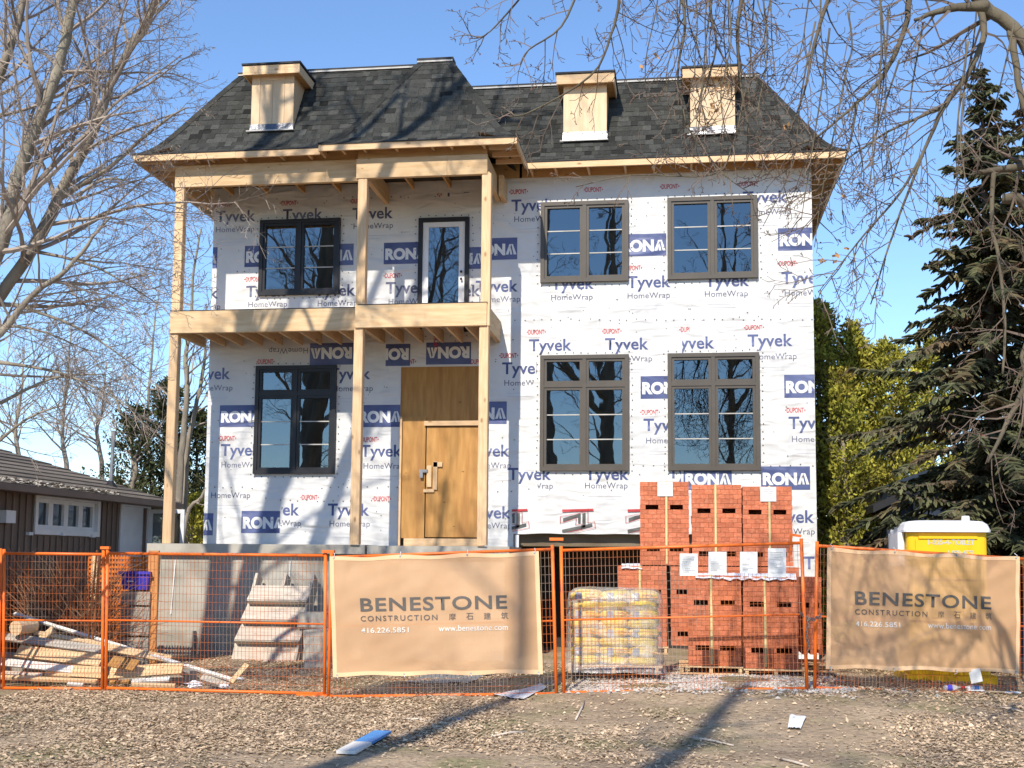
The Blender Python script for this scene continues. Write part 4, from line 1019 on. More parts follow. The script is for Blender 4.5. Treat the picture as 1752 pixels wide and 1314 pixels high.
# ------------------------------------------------------------------ wrapped pallet of cement bags
YC = 15.75
X0, X1, Z0, Z1 = pxr(976, 1012, 1124, 1138, YC)
cp = thing('cement_bag_pallet', 'clear-wrapped pallet of yellow cement bags with grey and orange print', 'cement bags', ((X0+X1)/2, YC+.45, Z0))
def bagmesh():
    bm = bmesh.new(); bmesh.ops.create_cube(bm, size=1); bmesh.ops.subdivide_edges(bm, edges=bm.edges[:], cuts=5, use_grid_fill=True)
    for v in bm.verts:
        p = v.co*2; e = 1-.10*(abs(p.x)**6); s = (abs(p.x)**5+abs(p.y)**5+abs(p.z)**5)**.2
        q = p/max(s,.01); v.co = Vector((q.x*.5, q.y*.5*e, q.z*.5*(1-.28*abs(q.x)**4)*(1-.12*abs(q.y)**4)))
    me = bpy.data.meshes.new('cement_bag'); bm.to_mesh(me); bm.free(); me.materials.append(mt['bag'])
    me.polygons.foreach_set('use_smooth', [True]*len(me.polygons)); return me
bgm = bagmesh(); NL = 8; lh = (Z1-Z0)/NL
for l in range(NL):
    z = Z0+lh*(l+.5)
    for r in range(2):
        for c in range(3):
            x = X0+(X1-X0)*(c+.5)/3+rnd.uniform(-.012,.012); yy = YC+.2+r*.42+rnd.uniform(-.012,.012)
            m = Matrix.Translation((x, yy, z)) @ Matrix.Rotation(rnd.uniform(-.08,.08), 4, 'Y') @ Matrix.Rotation(rnd.uniform(-.06,.06), 4, 'Z') @ Matrix.Diagonal(((X1-X0)/3*rnd.uniform(.98,1.08), .42, lh*rnd.uniform(1.05,1.25), 1))
            o = obj('cement_bag', bgm, cp, m)
            if r == 0 and l % 2:
                mb = MB(); sx = X0+(X1-X0)*c/3+(.06 if c != 1 else .10); mb.box(sx, sx+.085, YC-.018, YC-.006, z-lh*.42, z+lh*.38); mb.build('grey_print', mt['bagp'], o)
                mb = MB(); me, asp, base = text_mesh('CEMENT', .01, 1)
                for zz, ww in ((-.01, .2), (.025, .13)):
                    mb.box(sx+.12, sx+.12+ww, YC-.018, YC-.010, z+zz-.006, z+zz+.008)
                mb.build('orange_print', mt['bagr'], o)
def plasticmat():
    m = bpy.data.materials.new('clear_plastic_wrap'); m.use_nodes = True; t = m.node_tree; N = t.nodes; Lk = t.links; b = N['Principled BSDF']
    b.inputs['Base Color'].default_value = (.75,.74,.72,1); b.inputs['Roughness'].default_value = .18
    g = N.new('ShaderNodeNewGeometry'); nz = N.new('ShaderNodeTexNoise'); nz.inputs['Scale'].default_value = 7; nz.inputs['Detail'].default_value = 5; nz.inputs['Distortion'].default_value = 1
    Lk.new(g.outputs['Position'], nz.inputs['Vector']); bp = N.new('ShaderNodeBump'); bp.inputs['Strength'].default_value = .9; bp.inputs['Distance'].default_value = .03
    Lk.new(nz.outputs[0], bp.inputs['Height']); Lk.new(bp.outputs[0], b.inputs['Normal'])
    tp = N.new('ShaderNodeBsdfTransparent'); ms = N.new('ShaderNodeMixShader'); mr = N.new('ShaderNodeMapRange'); mr.inputs[1].default_value = .35; mr.inputs[2].default_value = .75; mr.inputs[3].default_value = .16; mr.inputs[4].default_value = .52
    Lk.new(nz.outputs[0], mr.inputs[0]); Lk.new(mr.outputs[0], ms.inputs[0]); Lk.new(tp.outputs[0], ms.inputs[1]); Lk.new(b.outputs[0], ms.inputs[2]); Lk.new(ms.outputs[0], N['Material Output'].inputs[0]); return m
mt['plastic'] = plasticmat()
mb = MB(); prof = [(-.10,.09), (.0,.06), (.15,.035), (.5,.03), (.85,.035), (.97,.015), (1.03,-.06), (1.045,-.25)]
ring = 40
for t_, off in prof:
    z = Z0+(Z1-Z0)*t_
    for i in range(ring):
        a = 2*math.pi*i/ring; c, s = math.cos(a), math.sin(a); q = (abs(c)**8+abs(s)**8)**(-1/8)
        hx = (X1-X0)/2+.03+off; hy = .45+off
        w = .02*noise.noise(Vector((c*3, s*3, t_*4)))
        mb.v.append(((X0+X1)/2+c*q*(hx+w), YC+.42+s*q*(hy+w), z+.02*noise.noise(Vector((c*2, s*2, 7)))))
for j in range(len(prof)-1):
    for i in range(ring): a = j*ring+i; b = j*ring+(i+1) % ring; mb.face(a, b, b+ring, a+ring)
mb.face(*[(len(prof)-1)*ring+i for i in range(ring)])
mb.build('plastic_wrap', mt['plastic'], cp, smooth=True)
zp = Z0-.012
for i in range(5):
    y = YC-.02+i*.21; plank('deck_board', (X0-.05, y+.05, zp), (X1+.07, y+.05, zp), .1, .02, mt['lumber'], cp)
for i in range(3):
    x = X0-.0+(X1-X0)*i/2; plank('runner', (x, YC-.02, zp-.055), (x, YC+.88, zp-.055), .045, .085, mt['lumber'], cp)

# ------------------------------------------------------------------ portable toilet
YQ = 17.0
X0, X1, Z0, Z1 = pxr(1555, 911, 1693, 1150, YQ); Z0 = gz(4.2, 17.3)+.10
pt = thing('portable_toilet', 'yellow portable toilet with a white roof standing behind the fence', 'toilet', ((X0+X1)/2, YQ+.55, gz(4.2, 17.3)))
def rbox(mb, x0, x1, y0, y1, z0, z1, r, k=4, top=None):
    pr = []
    for cx, cy, a0 in ((x1-r, y1-r, 0), (x0+r, y1-r, 90), (x0+r, y0+r, 180), (x1-r, y0+r, 270)):
        for i in range(k+1): a = R(a0+90*i/k); pr.append((cx+r*math.cos(a), cy+r*math.sin(a)))
    n = len(pr); n0 = len(mb.v)
    lv = [(z0, 0), (z1, 0)] if top is None else [(z0, 0)]+top
    xm, ym = (x0+x1)/2, (y0+y1)/2
    for z, ins in lv: mb.v += [(x+(-ins if x > xm else ins), y+(-ins if y > ym else ins), z) for x, y in pr]
    for l in range(len(lv)-1):
        for i in range(n): a = n0+l*n+i; b = n0+l*n+(i+1) % n; mb.face(a, b, b+n, a+n)
    mb.face(*[n0+i for i in range(n-1, -1, -1)]); mb.face(*[n0+(len(lv)-1)*n+i for i in range(n)])
mb = MB(); rbox(mb, X0, X1, YQ, YQ+1.12, Z0, Z1, .07); mb.build('cabin', mt['yellow'], pt)
mb = MB(); mb.box(X0+.10, X1-.10, YQ-.03, YQ-.003, Z0+.08, Z1-.10)
dq = mb.build('door', mt['yellow'], pt)
for i in range(3): mb = MB(); mb.box(X0+.16, X1-.16, YQ-.05, YQ-.033, Z0+.25+i*.5, Z0+.30+i*.5); mb.build('door_rib', mt['yellow'], dq)
mb = MB(); mb.box(X0+.14, X1-.14, YQ-.045, YQ-.003, Z1-.085, Z1-.05); mb.build('door_header', mt['yellow'], pt)
me, asp, base = text_mesh('1-855-4-TOILET', .01, 1.05)
mt['pale_blue'] = mat('pale_blue_print', (.42,.55,.62), rough=.6)
wt = (X1-X0)*.58; obj('lettering', with_mat(me, mt['pale_blue']), pt, Matrix(((wt,0,0,X0+(X1-X0)*.25),(0,0,1,YQ-.034),(0,wt*1.15,0,Z1-.165),(0,0,0,1))))
me, asp, base = text_mesh('1-800-4770', .01, 1.05); wt2 = wt*.55
obj('lettering', with_mat(me, mt['pale_blue']), pt, Matrix(((wt2,0,0,X0+(X1-X0)*.5),(0,0,1,YQ-.034),(0,wt2,0,Z1-.29),(0,0,0,1)))) 
mb = MB(); rbox(mb, X0-.05, X1+.05, YQ-.07, YQ+1.2, Z1+.004, Z1+.1, .12, top=[(Z1+.03,0), (Z1+.11,.03), (Z1+.15,.08), (Z1+.165,.2)]); mb.build('roof', mt['white'], pt, smooth=False)
mb = MB(); q = Vector((X1-.22, YQ+.25, Z1+.13)); mb.tube([q, q+Vector((0,0,.06)), q+Vector((0,0,.10))], [.055,.055,.05], 10); mb.build('vent_pipe', mt['white'], pt)
mb = MB(); rbox(mb, X0-.10, X0-.004, YQ+.15, YQ+.95, Z1-.45, Z1+.0, .04); mb.build('side_vent', mt['white'], pt)
mb = MB(); mb.box(X0-.06, X1+.06, YQ-.06, YQ+1.18, Z0-.11, Z0-.004); mb.build('skid_base', mt['yellow'], pt)

# ------------------------------------------------------------------ wooden stairs leaning on the porch
tl = at(420, 990, YF-.25); bl = at(392, 1140, YF-1.05); br = at(507, 1142, YF-1.05)
stt = thing('wooden_stairs', 'pale plywood stair flight stood on end against the concrete porch', 'stairs', (bl+br)/2)
wS = br.x-bl.x; base = Vector(((bl.x+br.x)/2, YF-1.0, min(bl.z, br.z)))
topz = at(470, 1003, YF-.3).z
H = topz-base.z; dY = .62
def SP_(t, o=0.0): return Vector((base.x+.10*t, base.y+dY*t, base.z+H*t)) + Vector((0,-1,0))*o
ns = 4; ang = R(52)
for i in range(ns):
    t0 = i/ns; t1 = (i+1)/ns
    a = SP_(t0, .0); b = SP_(t1, .0)
    out = Vector((0, -.26, 0))
    # tread face: leans outward towards its lower lip; riser: faces down
    lip = a.lerp(b, .30)+Vector((0, -.20, 0)); top = b+Vector((0, .0, 0)); back = a.lerp(b, .05)
    w = wS*(1-.03*i)
    if i == 0: lip = a+Vector((0,-.02,0)); top = b.lerp(a, -.12)+Vector((0,-.02,0))
    plank('tread', lip+Vector((0,0,.0))+(top-lip)*.5-Vector((w/2,0,0)), lip+(top-lip)*.5+Vector((w/2,0,0)), (top-lip).length, .035, mt['pink_wood'], stt, n=(Vector((1,0,0)).cross(top-lip)).normalized())
    if i:
        c = (lip+back)/2; plank('riser', c-Vector((w/2-.01,0,0)), c+Vector((w/2-.01,0,0)), (lip-back).length, .03, mt['grey_wood'], stt, n=(Vector((1,0,0)).cross(lip-back)).normalized())  # greyer wood puts the shade of the down-facing risers into their colour
for k, dx in enumerate((-.5, 0.0, .47)):
    x = dx*(wS-.12); plank('stringer', SP_(0.02)+Vector((x, .10, 0)), SP_(1.13)+Vector((x, .10, 0)), .05, .26, mt['pink_wood'], stt, n=Vector((0,-1,.6)).normalized())
mb = MB()
p, q = SP_(0.02), SP_(1.1)
for sgn in (1,): mb.bar(p+Vector((wS/2-.03,.05,0)), q+Vector((wS/2-.06,.05,0)), .04, .3, Vector((0,-1,.6)))
mb.build('side_board', mt['grey_wood'], stt)

# loose concrete blocks next to the stairs
for x0, y0, x1, y1, Y, d, lab in ((519,1078,566,1166,YF-2.2,.7,'grey concrete block standing on the soil beside the wooden stairs'), (508,1048,560,1076,YF-.9,.5,'flat grey concrete slab behind the concrete block')):
    X0, X1, Z0, Z1 = pxr(x0, y0, x1, y1, Y)
    t = thing('concrete_block', lab, 'concrete block', ((X0+X1)/2, Y+d/2, Z0), 'loose concrete blocks')
    bm = bmesh.new(); bmesh.ops.create_cube(bm, size=1, matrix=Matrix.Translation(((X0+X1)/2, Y+d/2, (Z0+Z1)/2)) @ Matrix.Diagonal((X1-X0, d, Z1-Z0, 1)))
    bmesh.ops.bevel(bm, geom=bm.edges[:], offset=.025, segments=2, affect='EDGES'); me = bpy.data.meshes.new('block_body'); bm.to_mesh(me); bm.free(); me.materials.append(mt['conc']); obj('block_body', me, t)
    if Y > YF-1.5:
        mb = MB(); mb.box(X0+.1, X1-.1, Y+.05, Y+d-.05, gz((X0+X1)/2, Y)-.05, Z0-.002); mb.build('support', mt['conc'], t)

# ------------------------------------------------------------------ neighbouring bungalow (west)
XB = -10.75; XE = -10.25; YB0, YB1 = 12.0, 23.4; ZEV = 2.80
bg_ = thing('bungalow', 'low brown bungalow with vertical board siding and an old hip roof', 'house', (XB-3, 18, 0))
WB = [(18.72, 20.22, 1.88, 2.50)]
y0, y1 = az(61, 850, 2.45), None
def bung_y(px, py):
    d = ray(px, py); t = (XB-CAM.x)/d.x; return (CAM+d*t).y, (CAM+d*t).z
wy0, wz1 = bung_y(61.5, 849); wy1, _ = bung_y(165.5, 859); _, wz0 = bung_y(61.5, 907)
dy0, dz1 = bung_y(208, 860); dy1, _ = bung_y(254, 866); 
mb = MB()
ys = [YB0, wy0, wy1, dy0, dy1, YB1]
for a, b, spans in ((YB0, wy0, [(-.3, 2.75)]), (wy0, wy1, [(-.3, wz0), (wz1, 2.75)]), (wy1, dy0, [(-.3, 2.75)]), (dy0, dy1, [(dz1, 2.75)]), (dy1, YB1, [(-.3, 2.75)])):
    for c, d in spans: mb.box(XB-.14, XB, a, b, c, d)
mb.box(-18, XB-.142, YB1-.14, YB1, -.3, 2.75)
bw = mb.build('wall', mt['brown'], bg_)
y = YB0+.1; k = 0
while y < YB1:
    spans = [(-.2, 2.72)]
    if wy0-.05 < y < wy1+.05: spans = [(-.2, wz0-.09), (wz1+.09, 2.72)]
    if dy0-.08 < y < dy1+.08: spans = []
    for c, d in spans:
        mb = MB(); mb.box(XB+.002, XB+.024, y-.022, y+.022, c, d); mb.build('batten', mt['brown'], bw)
    y += .205
# window with four lights
mb = MB(); f = .07
for a, b, c, d in ((wy0-f, wy0+.02, wz0-f, wz1+f), (wy1-.02, wy1+f, wz0-f, wz1+f), (wy0+.02, wy1-.02, wz1-.02, wz1+f), (wy0+.02, wy1-.02, wz0-f, wz0+.02)): mb.box(XB-.06, XB+.05, a, b, c, d)
bwin = mb.build('window', mt['white'], bg_)
for i in range(4):
    a = wy0+.02+(wy1-wy0-.04)*i/4; b = wy0+.02+(wy1-wy0-.04)*(i+1)/4; s = .075
    mb = MB()
    for p in ((a+.002, a+s, wz0+.022, wz1-.022), (b-s, b-.002, wz0+.022, wz1-.022), (a+s, b-s, wz1-.02-s, wz1-.022), (a+s, b-s, wz0+.022, wz0+.02+s)): mb.box(XB-.10, XB-.02, p[0], p[1], p[2], p[3])
    mb.build('sash', mt['white'], bwin)
    mb = MB(); mb.box(XB-.08, XB-.07, a+s, b-s, wz0+.02+s, wz1-.02-s); mb.build('pane', mt['glass'], bwin)
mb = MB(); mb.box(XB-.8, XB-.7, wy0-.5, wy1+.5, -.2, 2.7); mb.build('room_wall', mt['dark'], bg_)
# door with storm door open
mb = MB()
for a, b, c, d in ((dy0-.06, dy0+.06, -.2, dz1+.06), (dy1-.06, dy1+.06, -.2, dz1+.06), (dy0+.06, dy1-.06, dz1-.06, dz1+.06)): mb.box(XB-.10, XB+.03, a, b, c, d)
bd = mb.build('door', mt['white'], bg_)
mb = MB(); mb.box(XB-.09, XB-.05, dy0+.06, dy1-.06, -.2, dz1-.06); mb.build('door_leaf', mt['white'], bd)
mb = MB(); w = .75
for a, b, c, d in ((0, .08, -.1, dz1-.08), (w-.08, w, -.1, dz1-.08), (.08, w-.08, dz1-.16, dz1-.08)): mb.box(XB+.035+a, XB+.035+b, dy1-.04, dy1, c, d)
mb.build('storm_door', mt['white'], bd)
mb = MB(); mb.box(XB+.115, XB+.705, dy1-.025, dy1-.015, .1, dz1-.16); mb.build('pane', mt['glass'], bd)
# roof
RS = .36
mb = MB(); Y0r, Y1r = YB0-.5, 23.85; xr_ = -16.0
hz = (XE-xr_)*RS; ridge_y = Y1r-(XE-xr_)
c = [(XE,Y0r,ZEV), (XE,Y1r,ZEV), (xr_,ridge_y,ZEV+hz), (xr_,Y0r,ZEV+hz), (2*xr_-XE,Y1r,ZEV), (2*xr_-XE,Y0r,ZEV)]
mb.quad(c[0], c[1], c[2], c[3]); mb.tri(c[1], c[4], c[2]); mb.quad(c[4], c[5], c[3], c[2])
br_ = mb.build('roof', mt['oldroof'], bg_)
for i in range(22):            # shingle courses
    t0 = i/22; x = XE+(xr_-XE)*t0; z = ZEV+hz*t0; x1 = XE+(xr_-XE)*(i+1.1)/22; z1 = ZEV+hz*(i+1.1)/22
    mb = MB(); ye = Y1r-(XE-x); ye1 = Y1r-(XE-x1)
    mb.quad((x+.02,Y0r,z+.022), (x+.02,ye,z+.022), (x1,ye1,z1+.004), (x1,Y0r,z1+.004)); mb.quad((x+.02,Y0r,z+.0), (x+.02,ye,z+.0), (x+.02,ye,z+.022), (x+.02,Y0r,z+.022)); mb.build('shingle_course', mt['oldroof'], br_)
mb = MB(); mb.box(XE, XE+.10, Y0r, Y1r, ZEV-.10, ZEV-.002); mb.box(2*xr_, XE, Y1r, Y1r+.10, ZEV-.10, ZEV-.002); mb.build('gutter', mt['brown'], bg_)
mb = MB(); mb.box(XB-.0, XE-.003, Y0r, Y1r, ZEV-.08, ZEV-.05); mb.build('soffit', mt['brown'], bg_)
litter = MB()
for i in range(420):
    y = rnd.uniform(14, 21.3); litter.cur = rnd.random(); x = XE-abs(rnd.gauss(0,.12)); z = ZEV+(XE-x)*RS+.03
    a = rnd.uniform(0, 6.3); r = rnd.uniform(.02, .05); litter.quad((x+r*math.cos(a), y+r*math.sin(a), z+.01), (x-r*math.sin(a), y+r*math.cos(a), z+.03), (x-r*math.cos(a), y-r*math.sin(a), z+.01), (x+r*math.sin(a), y-r*math.cos(a), z))
tag(litter.build('gutter_leaves', mt['paleroof'], br_), kind='stuff')
def roofpt(px, py):
    d = ray(px, py); best = None
    for i in range(2000):
        p = CAM+d*(12+i*.01)
        if p.z >= 0 and p.x < XE and p.z < ZEV+(XE-p.x)*RS: return p
    return p
p = az(198, 833, 3.2); 
mb = MB(); p = Vector((XE-.75, bung_y(198, 833)[0]+.3, ZEV+.75*RS)); top = at(200, 737, p.y); mb.tube([p, Vector((p.x+.01, p.y, top.z-.4)), Vector((p.x+.02, p.y, top.z))], [.035,.032,.05], 8); mb.build('vent_mast', mt['grey'], bg_)
mb = MB(); mb.tube([p-Vector((0,0,.05)), p+Vector((0,0,.1))], [.16,.05], 8); mb.build('mast_boot', mt['membrane'], bg_)
q = Vector((XE-2.6, 20.0, ZEV+2.6*RS)); mb = MB(); mb.tube([q-Vector((0,0,.1)), q+Vector((0,0,.3))], [.07,.07], 8); mb.build('flue', mt['membrane'], bg_)
q = Vector((XE-2.75, 19.6, ZEV+2.75*RS)); mb = MB(); mb.tube([q-Vector((0,0,.1)), q+Vector((0,0,.25))], [.05,.05], 8); mb.build('flue', mt['grey'], bg_)
mb = MB(); yy, zz = bung_y(3, 884); mb.box(XB+.026, XB+.16, yy-.14, yy+.14, zz-.1, zz+.1); mb.build('wall_lamp', mt['white'], bg_)
yy, zz = bung_y(262, 905); mb = MB(); mb.box(XB+.026, XB+.08, yy-.1, yy+.15, zz-.14, zz+.14); mb.build('mailbox', mt['membrane'], bg_)
for px, py in ((45, 913), (102, 914), (153, 917)):
    yy, zz = bung_y(px, py); mb = MB(); mb.box(XB+.026, XB+.09, yy-.06, yy+.06, zz-.025, zz+.025); mb.build('wall_hook', mt['white'], bg_)

# far little roof seen between porch post and house
gb = thing('garden_shed', 'small grey timber shed roof far behind the porch', 'shed', (-13.6, 34, 0))
q0 = at(318, 905, 34); q1 = at(352, 905, 34); zt = at(345, 868, 34).z
mb = MB(); mb.box(q0.x-.3, q1.x+1.4, 34, 36, -.2, q0.z-.15); mb.build('wall', mt['grey_wood'], gb)
mb = MB(); xa_, xb_ = q0.x-.3, q1.x+1.8; xm_ = (xa_+xb_)/2
for i in range(5):
    t0, t1 = i/5, (i+1)/5
    for sg in (0, 1):
        e0 = xa_ if sg == 0 else xb_
        mbp = MB(); A = (e0+(xm_-e0)*t0, q0.z-.12+(zt-q0.z+.15)*t0); B = (e0+(xm_-e0)*t1, q0.z-.12+(zt-q0.z+.15)*t1)
        mbp.quad((A[0],33.7,A[1]), (A[0],36.3,A[1]), (B[0],36.3,B[1]), (B[0],33.7,B[1])); mbp.quad((A[0],33.7,A[1]-.06), (B[0],33.7,B[1]-.06), (B[0],33.7,B[1]), (A[0],33.7,A[1])); mbp.build('roof_board', mt['grey_wood'], gb)

# dark blue building behind the toilet
bs = thing('blue_house', 'dark blue sided house with a black eave half hidden behind the spruce', 'house', (8.5, 26, 0))
c0 = at(1518, 900, 24); 
mb = MB(); mb.box(c0.x, c0.x+8, 24, 32, -.3, 3.2); bsw = mb.build('wall', mt['bluewall'], bs)
for i in range(13):
    mb = MB(); mb.box(c0.x-.005, c0.x+8, 23.985, 23.998, .1+i*.24, .11+i*.24); mb.build('siding_shadow_lip', mt['bluewall'], bsw)
ea = at(1494, 864, 23.6); rb = at(1585, 822, 23.6)
mb = MB(); sl_ = (rb.z-ea.z)/(rb.x-ea.x)
xr3 = c0.x+4; zr3 = ea.z+sl_*(xr3-ea.x)
mb.quad((ea.x,23.6,ea.z), (xr3,23.6,zr3), (xr3,32.4,zr3), (ea.x,32.4,ea.z)); mb.quad((ea.x,23.6,ea.z-.14), (ea.x,32.4,ea.z-.14), (xr3,32.4,zr3-.14), (xr3,23.6,zr3-.14)); mb.quad((ea.x,23.6,ea.z-.14), (xr3,23.6,zr3-.14), (xr3,23.6,zr3), (ea.x,23.6,ea.z))
mb.quad((ea.x,23.6,ea.z-.14), (ea.x,23.6,ea.z), (ea.x,32.4,ea.z), (ea.x,32.4,ea.z-.14))
mb.build('roof', mt['membrane'], bs)
mb = MB(); mb.quad((c0.x,24.0,3.2), (c0.x+8,24.0,3.2), (xr3,24.0,zr3-.15), (xr3-.01,24.0,zr3-.15)); mb.build('gable', mt['bluewall'], bs)
mb = MB(); p = at(1563, 880, 23.95); mb.box(p.x, p.x+.12, 23.93, 23.982, -.2, 3.1); mb.build('corner_trim', mt['grey'], bs)

# ------------------------------------------------------------------ trees
def unit(): 
    while 1:
        v = Vector((rnd.uniform(-1,1), rnd.uniform(-1,1), rnd.uniform(-1,1)))
        if .05 < v.length < 1: return v.normalized()
def branch(mb, p, d, L, r, lev, maxlev, kids, wander=.16, trop=.02, droop=0.0, rmin=.003, ratio=.5, ang=(30,62), buds=None):
    n = max(3, min(8, int(L/.22)+2)); pts = [p]; rs = [r]; dd = d.copy(); up = Vector((0,0,1))
    tip = max(rmin, r*.22); node = []
    for i in range(n):
        dd = (dd + unit()*wander + up*(trop - droop*(i/n))).normalized()
        p = p + dd*(L/n); pts.append(p); rs.append(r+(tip-r)*(i+1)/n); node.append((p, dd.copy(), rs[-1], (i+1)/n))
    mb.tube(pts, rs, 7 if r > .06 else 5 if r > .02 else 3, cap=False)
    if buds is not None and lev == maxlev:
        for q in node[1:]:
            if rnd.random() < .35: buds.append(q[0])
    if lev >= maxlev: return
    k = kids[lev]
    for i in range(k):
        t = .18+.8*(i+rnd.random()*.8)/k; j = min(n-1, max(0, int(t*n))); q, qd, qr, qt = node[j]
        ax = qd.orthogonal().normalized(); ax = Matrix.Rotation(rnd.uniform(0, 6.283), 3, qd) @ ax
        a = R(rnd.uniform(*ang)); nd = (qd*math.cos(a)+ax*math.sin(a)).normalized()
        cl = L*ratio*rnd.uniform(.6,1.15)*(1.15-.55*qt)
        branch(mb, q, nd, cl, max(rmin, qr*rnd.uniform(.45,.65)), lev+1, maxlev, kids, wander, trop, droop, rmin, ratio, ang, buds)
def limb(mb, mb2, pts, r0, r1, nk, kl, maxlev, kids, start=.1, side=None, k=9, buds=None, **kw):
    """a limb along given points, with side branches going into mb2"""
    P = []
    for i in range(len(pts)-1):
        for s in range(4):
            t = s/4; a = pts[max(i-1,0)]; b = pts[i]; c = pts[i+1]; d = pts[min(i+2, len(pts)-1)]
            P.append(.5*((2*b)+(c-a)*t+(2*a-5*b+4*c-d)*t*t+(3*b-a-3*c+d)*t**3))
    P.append(pts[-1]); n = len(P)
    P = [q+unit()*r0*.12 for q in P]
    rs = [r0+(r1-r0)*(i/(n-1))**.8 for i in range(n)]
    mb.tube(P, rs, k)
    for i in range(nk):
        t = start+(1-start)*(i+rnd.random())/nk; j = min(n-2, int(t*(n-1))); f = t*(n-1)-j; q = P[j].lerp(P[j+1], max(0, min(1, f))); d = (P[j+1]-P[j]).normalized()
        ax = Matrix.Rotation(rnd.uniform(0, 6.283), 3, d) @ d.orthogonal().normalized()
        if side is not None and rnd.random() < .6: ax = (ax+side).normalized()
        a = R(rnd.uniform(32, 65)); nd = (d*math.cos(a)+ax*math.sin(a)).normalized()
        branch(mb2, q, nd, kl*rnd.uniform(.6,1.2)*(1.1-.5*t), max(.006, min(rs[j]*.45, .05)), 0, maxlev, kids, buds=buds, **kw)
    return P

# the big bare tree at the west edge; its trunk stands just outside the frame
YTR = 12.6
trW = thing('bare_tree', 'large leafless many-stemmed tree rising past the west edge of the picture', 'tree', (-10.3, YTR, 0))
tk, tw = MB(), MB()
def wp(x, y, dy=0): return at(x, y, YTR+dy)
root = Vector((-10.3, YTR, -.1)); fork = Vector((-10.15, YTR, 2.2))
limb(tk, tw, [root, Vector((-10.28, YTR, 1)), fork], .52, .42, 0, 0, 0, [], k=14)
# main stem, upright, whose shadow crosses the porch foundation
limb(tk, tw, [fork, Vector((-10.0, YTR, 5)), Vector((-9.85, YTR, 8)), Vector((-9.7, YTR-.1, 11)), Vector((-9.4, YTR-.2, 14)), Vector((-9.2, YTR, 17)), Vector((-8.9, YTR, 20))], .34, .10, 26, 3.8, 3, [6,5,4], start=.35, side=Vector((.7,0,.2)), rmin=.0026)
S1 = [fork, wp(-230,700), wp(-90,540), wp(0,424), wp(29,302), wp(63,210), wp(97,122), wp(127,0), wp(160,-160), wp(200,-330), wp(230,-520)]
S2 = [fork+Vector((.1,.1,-.2)), wp(-180,700,.3), wp(-70,590,.3), wp(0,507,.3), wp(63,414,.3), wp(102,331,.3), wp(141,263,.3), wp(170,200,.3), wp(195,131,.3), wp(234,63,.3), wp(263,14,.3), wp(330,-110,.3), wp(390,-260,.3)]
S3 = [fork+Vector((.0,-.2,-.5)), wp(-200,760,-.3), wp(-90,640,-.3), wp(0,570,-.3), wp(58,502,-.3), wp(112,463,-.3), wp(160,405,-.3), wp(190,370,-.3)]
S4 = [wp(92,345,.3), wp(145,312,.3), wp(190,284,.3), wp(240,240,.2), wp(285,205,.1), wp(318,184,0)]
S5 = [fork+Vector((-.2,.3,0)), Vector((-9.5, YTR+.8, 6)), Vector((-8.6, YTR+1.0, 9.5)), Vector((-7.4, YTR+.8, 13)), Vector((-6.2, YTR+.6, 16.5)), Vector((-5.2, YTR+.5, 19))]
S6 = [Vector((-9.65, YTR-.1, 11.5)), Vector((-8.8, YTR-.3, 13.5)), Vector((-7.8, YTR-.2, 15.5)), Vector((-6.9, YTR, 18))]
S7 = [wp(-60,300,.2), wp(-20,180,.2), wp(15,90,.1), wp(45,-20,.1), wp(70,-180,0)]
limb(tk, tw, S1, .105, .04, 30, 2.4, 3, [7,5,4], start=.25, side=Vector((.4,0,.2)), rmin=.0026)
limb(tk, tw, S2, .088, .032, 36, 2.05, 3, [7,5,4], start=.2, side=Vector((.2,0,.1)), rmin=.0026)
limb(tk, tw, S3, .07, .010, 22, 1.9, 3, [6,5,4], start=.3, side=Vector((.3,0,-.2)), rmin=.0026, droop=.06)
limb(tk, tw, S4, .04, .008, 11, .75, 2, [5,4], start=.1, rmin=.0026)
limb(tk, tw, S5, .24, .07, 22, 3.4, 3, [6,5,4], start=.45, rmin=.004)
limb(tk, tw, S6, .17, .05, 12, 2.6, 3, [6,4,4], start=.2, rmin=.004)
limb(tk, tw, S7, .07, .03, 14, 2.0, 3, [6,5,4], start=.1, side=Vector((.4,0,.1)), rmin=.0026)
for x0, y0, x1, y1 in ((130,335,230,312), (60,430,270,520), (20,520,250,640), (0,620,230,700), (-40,560,150,600), (0,690,180,640), (-30,780,120,690)):
    a = wp(x0, y0, .2); b = wp(x1, y1, .4); m = (a+b)/2+Vector((0,0,.12)); limb(tk, tw, [a, m, b], .024, .006, 13, .95, 2, [6,4], start=.15, rmin=.0026, droop=.03)
tk.build('trunk', mt['bark'], trW, smooth=True); tw.build('crown', mt['twig'], trW)

# the bare tree reaching in from the east, trunk outside the frame
YTE = 10.2
trE = thing('bare_tree', 'leafless tree whose drooping twigs hang in over the east half of the roof', 'tree', (5.3, YTE, 0))
tk, tw = MB(), MB(); buds = []
def ep(x, y, dy=0): return at(x, y, YTE+dy)
fe = Vector((5.1, YTE, 4.8))
limb(tk, tw, [Vector((5.3, YTE, -.1)), Vector((5.25, YTE, 2.4)), fe], .30, .22, 0, 0, 0, [], k=12)
kw = dict(buds=buds, rmin=.0028, wander=.22)
def elimb(pts, r0, r1, nk, kl, kids=[4,3], start=.1, droop=.10, ml=2): limb(tk, tw, pts, r0, r1, nk, kl, ml, kids, start=start, droop=droop, **kw)
elimb([fe, ep(1840,190), ep(1752,66), ep(1676,0), ep(1600,-110), ep(1500,-230), ep(1380,-330), ep(1230,-380), ep(1080,-390)], .07, .025, 20, 1.6, [5,4], .3)
elimb([ep(1676,0), ep(1682,40), ep(1680,72), ep(1655,128), ep(1616,183), ep(1582,256), ep(1557,320), ep(1522,418), ep(1490,520)], .034, .005, 24, .75)
